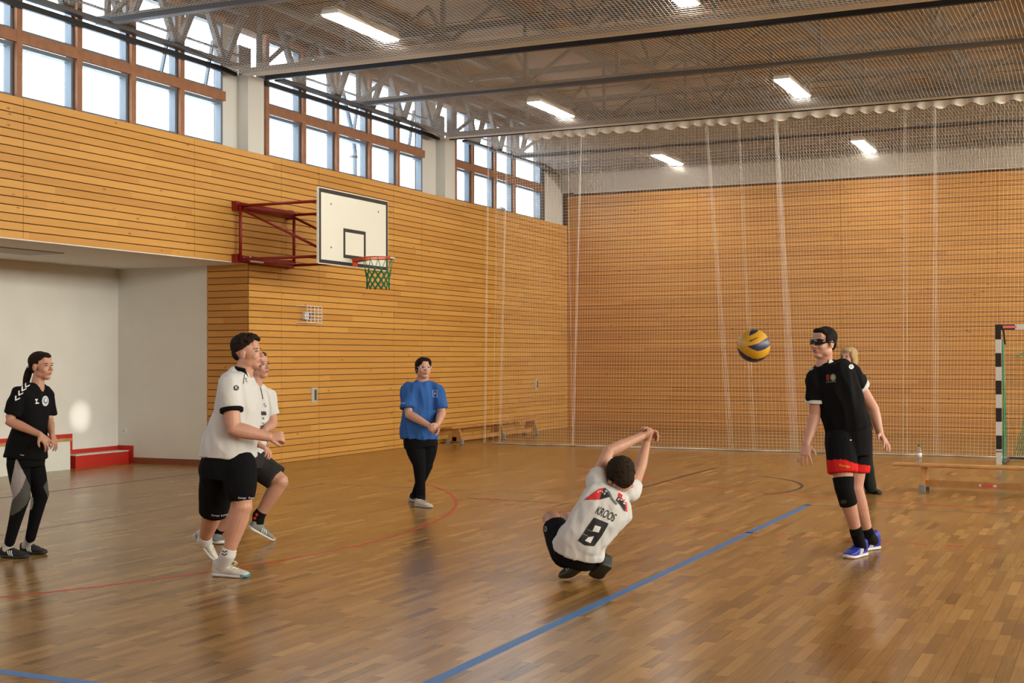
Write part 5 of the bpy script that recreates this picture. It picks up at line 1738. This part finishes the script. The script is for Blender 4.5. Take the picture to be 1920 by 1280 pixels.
    decal('number_hole', *poly2(z8([(835, 410), (915, 435), (880, 510), (795, 490)])), t, M['print_white'], sh, .006, 2.5)
    decal('number_hole', *poly2(z8([(735, 575), (820, 560), (765, 660), (690, 625)])), t, M['print_white'], sh, .006, 2.5)
    decal('number_gap', *poly2(z8([(655, 522), (735, 560), (728, 566), (650, 530)])), t, mat('grey_print', (.25, .27, .27), .7), sh, .006, 2.5)
    decal('number_gap', *poly2(z8([(725, 465), (800, 495), (796, 502), (722, 472)])), t, bpy.data.materials['grey_print'], sh, .006, 2.5)
    # shorts
    k = MB(); torso(k, [(p(1086, 1020, -.05), .160, .130), (p(1081, 1035, -.04), .172, .145), (p(1078, 1042, -.02), .160, .135)], ax, 0, 4)
    k.sphere(p(1077, 1038, .0), .118, 20, 14)
    limb(k, [hL, mixp(hL, kL, .4), mixp(hL, kL, .74)], [.120, .108, .092], round_ends=False); limb(k, [hR, mixp(hR, kR, .4), mixp(hR, kR, .72)], [.118, .106, .092], round_ends=False)
    so_ = remesh('shorts', k, M['cloth_black'], R, .008, 3, wr=.006)
    t2 = bvh(so_)
    V, F = disc2((1023.5, 991.5), 2.8, 5.4, 16); decal('leg_emblem', V, F, t2, mat('emblem_grey', (.30, .31, .30), .7), so_, .004, 2)
    V, F = disc2((1023.5, 991.5), 1.7, 3.6, 16); decal('leg_emblem', V, F, t2, M['print_black'], so_, .006, 2)
    bs = mat('black_green_shoe', (.014, .020, .019), .5); bsole = mat('dark_grey_sole', (.045, .05, .05), .6)
    for (heel, toe), sx in zip(feet, (-1, 1)):
        upn = unit(UP * .8 - HT * .6 + HR * sx * .2)
        shoe(R, heel, toe, upn, bs, bsole, mat('dark_lace', (.05, .06, .06), .8), M['print_white'], .050, .100, side=0)
    for a_, k_ in ((aL, kL), (aR, kR)):
        sock(R, mixp(a_, k_, .14), a_, .056, .052, M['cloth_black'])


kroos()


# ------------------------------------------------------------------ player with sports glasses
def boy_black():
    P = Person(10.55, 'player in black shirt and sports glasses with a knee sleeve and blue shoes', (1600, 1045)); p = P.p; R = P.root
    f = facing(134); rt = np.cross(f, UP)        # his right is towards the picture's left and the camera
    sk = skin_mat('skin_fair_3', (.54, .285, .205))
    H = Head(p(1544, 643.5, -.02), 148, 3, 0, 1.07)
    rings = [(p(1545, 680), .074, .066), (p(1547, 686), .150, .092), (p(1553, 698), .205, .120), (p(1562, 724), .205, .138), (p(1574, 752), .190, .140), (p(1584, 780), .178, .142), (p(1591, 806), .180, .150)]
    sR, eR, wR = p(1530, 706, .0), p(1528, 778, .02), p(1513, 832, -.08)
    sL, eL, wL = p(1593, 698, .08), p(1636, 764, .20), p(1650, 812, .12)
    hF, kF, aF = p(1575, 830, -.09), p(1583, 915, -.16), p(1606, 998, -.06)      # leg with the sleeve
    hB, kB, aB = p(1606, 830, .08), p(1603, 915, .06), p(1627, 1000, .16)
    b = MB(); torso(b, rings[:-1], rt, -.02); trap(b, rings, sR, sL, .042, .046, .018); H.skin(b, 1.03)
    limb(b, [p(1545, 685), p(1546, 673), H.P(0, -.012, -.05)], [.068, .062, .062])
    arm(b, sR, eR, wR, (.058, .054, .046, .046, .030)); arm(b, sL, eL, wL, (.060, .056, .048, .047, .030))
    leg(b, hF, kF, aF, (.10, .088, .066, .064, .043)); leg(b, hB, kB, aB, (.10, .088, .066, .064, .043))
    hand(b, wR, p(1508, 862, -.12) - wR, HR * .3 - HT * .2 + np.cross(UP, HR) * .4, 1, .22, .42, 1.08)
    hand(b, wL, p(1667, 838, .02) - wL, -HR * .5 + HT * -.4 - UP * .2, -1, .18, .42, 1.08)
    body = remesh('body', b, sk, R, .0045, 3, .5, .40)
    H.face(body, (.03, .02, .014), (.46, .17, .14), eyes=False, open_mouth=True)
    hm = mat('short_dark_hair', (.012, .009, .008), .75, spec=.12, bump=.5, bscale=220)
    k = MB(); H.ell(k, (0, -.022, .050), (.079, .092, .078), 28, 18); H.ell(k, (0, -.066, .0), (.060, .038, .056)); H.ell(k, (0, .036, .088), (.060, .046, .026))
    for q in (-1, 1): H.ell(k, (q * .068, .008, .032), (.012, .034, .034))
    remesh('hair', k, hm, R, .005, 2, wr=.002, wscale=(90, 90, 90))
    # wraparound glasses
    gm_ = mat('black_glasses', (.008, .008, .010), .15)
    k = MB()
    for q in (-1, 1):
        R_ = []
        for t_ in np.linspace(0, 1, 8):
            a = math.radians(4 + 62 * t_); hh = .0185 * math.sin(math.pi * (.16 + .74 * t_)) + .005
            R_.append((H.P(q * .080 * math.sin(a), .022 + .084 * math.cos(a), .006), H.M @ np.array([0, 0, hh]) * H.s, H.M @ (np.array([q * math.sin(a), math.cos(a), 0]) * .0035) * H.s))
        loft(k, R_, 12, 2.0)
        k.tube([H.P(q * .074, .052, .010), H.P(q * .084, .02, .010), H.P(q * .084, -.03, .006)], .0055, 8)
    k.tube([H.P(-.012, .108, .010), H.P(0, .112, .012), H.P(.012, .108, .010)], .004, 6)
    k.build('sports_glasses', gm_, R, True)
    # shirt
    k = MB(); torso(k, rings, rt, 0); trap(k, rings, sR, sL, .056, .068)
    limb(k, [mixp(rings[2][0], sR, .7), sR, mixp(sR, eR, .4), mixp(sR, eR, .60)], [0.059, 0.072, 0.075, 0.077], round_ends=False)
    limb(k, [mixp(rings[2][0], sL, .7), sL, mixp(sL, eL, .2), mixp(sL, eL, .36)], [0.062, 0.075, 0.083, 0.086], round_ends=False)
    sh = remesh('shirt', k, M['cloth_black'], R, .008, 3, wr=0.015)
    for s_, e_, t0, rr in ((sR, eR, .60, .079), (sL, eL, .36, .088)):
        k = MB(); limb(k, [mixp(s_, e_, t0 - .01), mixp(s_, e_, t0 + .04), mixp(s_, e_, t0 + .09)], [rr, rr, rr], 3, 24, None); remesh('cuff', k, M['cloth_white'], sh, .005, 1)
    k = MB(); torso(k, [(p(1545, 685), .086, .078), (p(1546, 679), .080, .072), (p(1548, 673), .074, .068)], rt, 0, 4)
    col_ = remesh('collar', k, M['cloth_black'], sh, .005, 2)
    split_faces('collar_trim', col_, M['cloth_white'], sh, lambda x, y, zz: x > 1555 - (y - 673) * .2, .003)
    bpy.data.objects.remove(col_)
    t = bvh(sh)
    decal('sleeve_logo', *disc2((1595.5, 687.5), 4.6, 4.4), t, M['print_white'], sh, .004, 2)
    decal('sleeve_logo_letter', *text2('K', (1595.5, 687.5), (7, .6), (-.5, -7)), t, M['print_black'], sh, .006, 2)
    decal('shoulder_lettering', *text2('Kempa', (1519, 694), (4.6, -3.2), (-1.5, -4.5)), t, M['print_white'], sh, .004, 2)
    decal('chest_emblem_bar', *poly2([(1549.5, 702.5), (1551.5, 702), (1553, 707), (1554.5, 702), (1556, 702.5), (1554.5, 708), (1556, 713.5), (1553.8, 713.5), (1552.5, 710), (1551.5, 713.5), (1549.5, 713)]), t, mat('dark_red_print', (.20, .012, .012), .7), sh, .004, 2)
    decal('chest_emblem_ring', *disc2((1562.3, 707.3), 5.3, 6.8), t, mat('gold_print', (.26, .22, .10), .6), sh, .004, 2)
    decal('chest_emblem_centre', *disc2((1562.3, 707.3), 3.1, 4.1), t, mat('pale_blue_print', (.30, .36, .34), .6), sh, .006, 2)
    decal('chest_line', *poly2([(1549, 715.6), (1568, 714.4), (1568, 715.6), (1549, 716.8)]), t, mat('dull_white_print', (.20, .20, .19), .7), sh, .004, 2)
    # shorts with red hem
    k = MB(); torso(k, [(p(1590, 796), .165, .140), (p(1591, 814), .182, .155), (p(1590, 836), .182, .150), (p(1589, 850), .17, .14)], rt, 0, 4)
    limb(k, [hF, mixp(hF, kF, .4), mixp(hF, kF, .66)], [.118, .118, .116], round_ends=False); limb(k, [hB, mixp(hB, kB, .4), mixp(hB, kB, .64)], [.116, .112, .108], round_ends=False)
    so_ = remesh('shorts', k, M['cloth_black'], R, .008, 3, wr=.005)
    hem = split_faces('red_hem', so_, cloth_mat('red_cloth', (.60, .020, .018)), so_, lambda x, y, zz: y > 862.5 + (x - 1557) * .14 - 5 * np.exp(-((x - 1580) / 16) ** 2), .002)
    t = bvh(so_)
    decal('hem_lettering', *text2('Kempa', (1583.5, 873), (7.0, 1.2), (1.0, -7.0)), t, mat('yellow_print', (.60, .45, .05), .7), so_, .006, 2)
    decal('shorts_logo', *disc2((1594.5, 825), 1.8, 1.0, 10), t, M['print_white'], so_, .004, 2)
    k = MB(); limb(k, [mixp(hF, kF, .76), mixp(hF, kF, .92), kF, mixp(kF, aF, .12), mixp(kF, aF, .35)], [.086, .079, .076, .073, .072], round_ends=None)
    ks = remesh('knee_sleeve', k, M['cloth_black'], R, .006, 2)
    tt = bvh(ks); decal('sleeve_patch', *disc2((1582, 940), 6, 4, 14), tt, mat('sleeve_grey', (.03, .03, .032), .6), ks, .003, 2)
    bs = mat('royal_blue_shoe', (.018, .028, .33), .55); wsole = mat('white_gum_sole', (.70, .68, .66), .5); gum = mat('gum_rubber', (.32, .10, .06), .6)
    for (an, kn, hx, hy, tx, ty, sd) in ((aF, kF, 1621, 1040, 1577, 1050, -1), (aB, kB, 1646, 1028, 1600, 1034, -1)):
        heel, toe = P.ground(hx, hy), P.ground(tx, ty)
        toe = heel + unit(toe - heel) * .300
        sock(R, an + (kn - an) * .13, mixp(heel, toe, .2) + UP * .07, .051, .047, M['cloth_black'], mid=an)
        s1 = shoe(R, heel, toe, UP, bs, wsole, bs, M['print_white'], .052, .115, side=0, collar=.38)
        k = MB(); loft(k, [(mixp(heel, toe, x) + UP * .004, np.cross(unit(toe - heel), UP) * .049 * w_, UP * .004) for x, w_ in ((.02, .6), (.15, .9), (.4, .88), (.7, 1.08), (.9, .9), (.99, .4))], 16, 3.0)
        k.build('outsole', gum, s1)


boy_black()


# ------------------------------------------------------------------ blonde woman mostly hidden behind him
def blonde():
    P = Person(15.4, 'blonde woman in dark clothes standing behind the player with sports glasses', (1632, 925)); p = P.p; R = P.root
    f = facing(140); rt = np.cross(f, UP)
    sk = skin_mat('skin_pale', (.56, .31, .22))
    H = Head(p(1591, 670, 0), 140, 0, 0, .98)
    rings = [(p(1594, 693), .062, .056), (p(1595, 698), .105, .075), (p(1594, 708), .140, .095), (p(1596, 730), .140, .108), (p(1599, 758), .138, .108), (p(1605, 785), .155, .12), (p(1609, 808), .180, .135)]
    sR, eR, wR = p(1576, 712, -.08), p(1578, 752, -.06), p(1596, 782, -.20)
    sL, eL, wL = p(1613, 712, .06), p(1622, 752, .08), p(1624, 790, -.06)
    hR, kR, aR = p(1598, 822, -.06), p(1603, 868, -.08), p(1606, 912, -.04)
    hL, kL, aL = p(1617, 822, .06), p(1624, 868, .04), p(1632, 912, .02)
    b = MB(); torso(b, rings[:-1], rt, -.018); trap(b, rings, sR, sL, .034, .038, .016); H.skin(b, .95)
    limb(b, [p(1596, 696), p(1594, 688), H.P(0, -.012, -.05)], [.056, .050, .050])
    arm(b, sR, eR, wR, (.048, .044, .038, .038, .025)); arm(b, sL, eL, wL, (.048, .044, .038, .038, .025))
    leg(b, hR, kR, aR, (.09, .078, .058, .054, .036)); leg(b, hL, kL, aL, (.09, .078, .058, .054, .036))
    hand(b, wR, HR * .6 - UP * .6, HT, 1, .5, .15, .92); hand(b, wL, -UP * .8 - HR * .3, -HR, -1, .4, .15, .92)
    body = remesh('body', b, sk, R, .005, 3, .5, .40)
    H.face(body, (.20, .13, .07))
    hm = mat('blonde_hair', (.42, .30, .15), .75, spec=.12, bump=.5, bscale=120)
    k = MB(); H.ell(k, (0, -.026, .046), (.088, .096, .082), 28, 18); H.ell(k, (0, -.062, -.03), (.080, .060, .090))
    for q in (-1, 1): H.ell(k, (q * .078, -.018, -.03), (.022, .048, .085)); H.ell(k, (q * .072, .02, .03), (.020, .034, .05))
    H.ell(k, (0, .052, .080), (.062, .036, .034))
    remesh('hair', k, hm, R, .006, 2, wr=.005, wscale=(60, 60, 14))
    dk = cloth_mat('dark_green_cloth', (.016, .022, .018))
    k = MB(); torso(k, rings, rt, 0); trap(k, rings, sR, sL, .056, .068)
    for s_, e_, w_ in ((sR, eR, wR), (sL, eL, wL)): limb(k, [mixp(rings[2][0], s_, .7), s_, e_, mixp(e_, w_, .55)], [.070, .072, .060, .052], round_ends=False)
    remesh('jacket', k, dk, R, .009, 3, wr=0.015)
    k = MB(); torso(k, [(p(1608, 796), .165, .125), (p(1608, 815), .175, .135), (p(1608, 832), .17, .125)], rt, 0, 4)
    leg(k, hR, kR, aR, (.110, .098, .082, .080, .072)); leg(k, hL, kL, aL, (.110, .098, .082, .080, .072))
    remesh('trousers', k, dk, R, .008, 3, wr=.006)
    bt = mat('black_boot', (.010, .010, .010), .45)
    for (an, hx, hy, tx, ty) in ((aR, 1602, 924, 1606, 931), (aL, 1625, 923, 1652, 927)):
        heel, toe = P.ground(hx, hy), P.ground(tx, ty); toe = heel + unit(toe - heel) * .255
        sock(R, an + UP * .06, mixp(heel, toe, .22) + UP * .06, .060, .052, bt, 'boot_shaft')
        shoe(R, heel, toe, UP, bt, bt, bt, None, .046, .095, name='boot')


blonde()

# the side scene has done its work
bpy.data.scenes.remove(WORK)
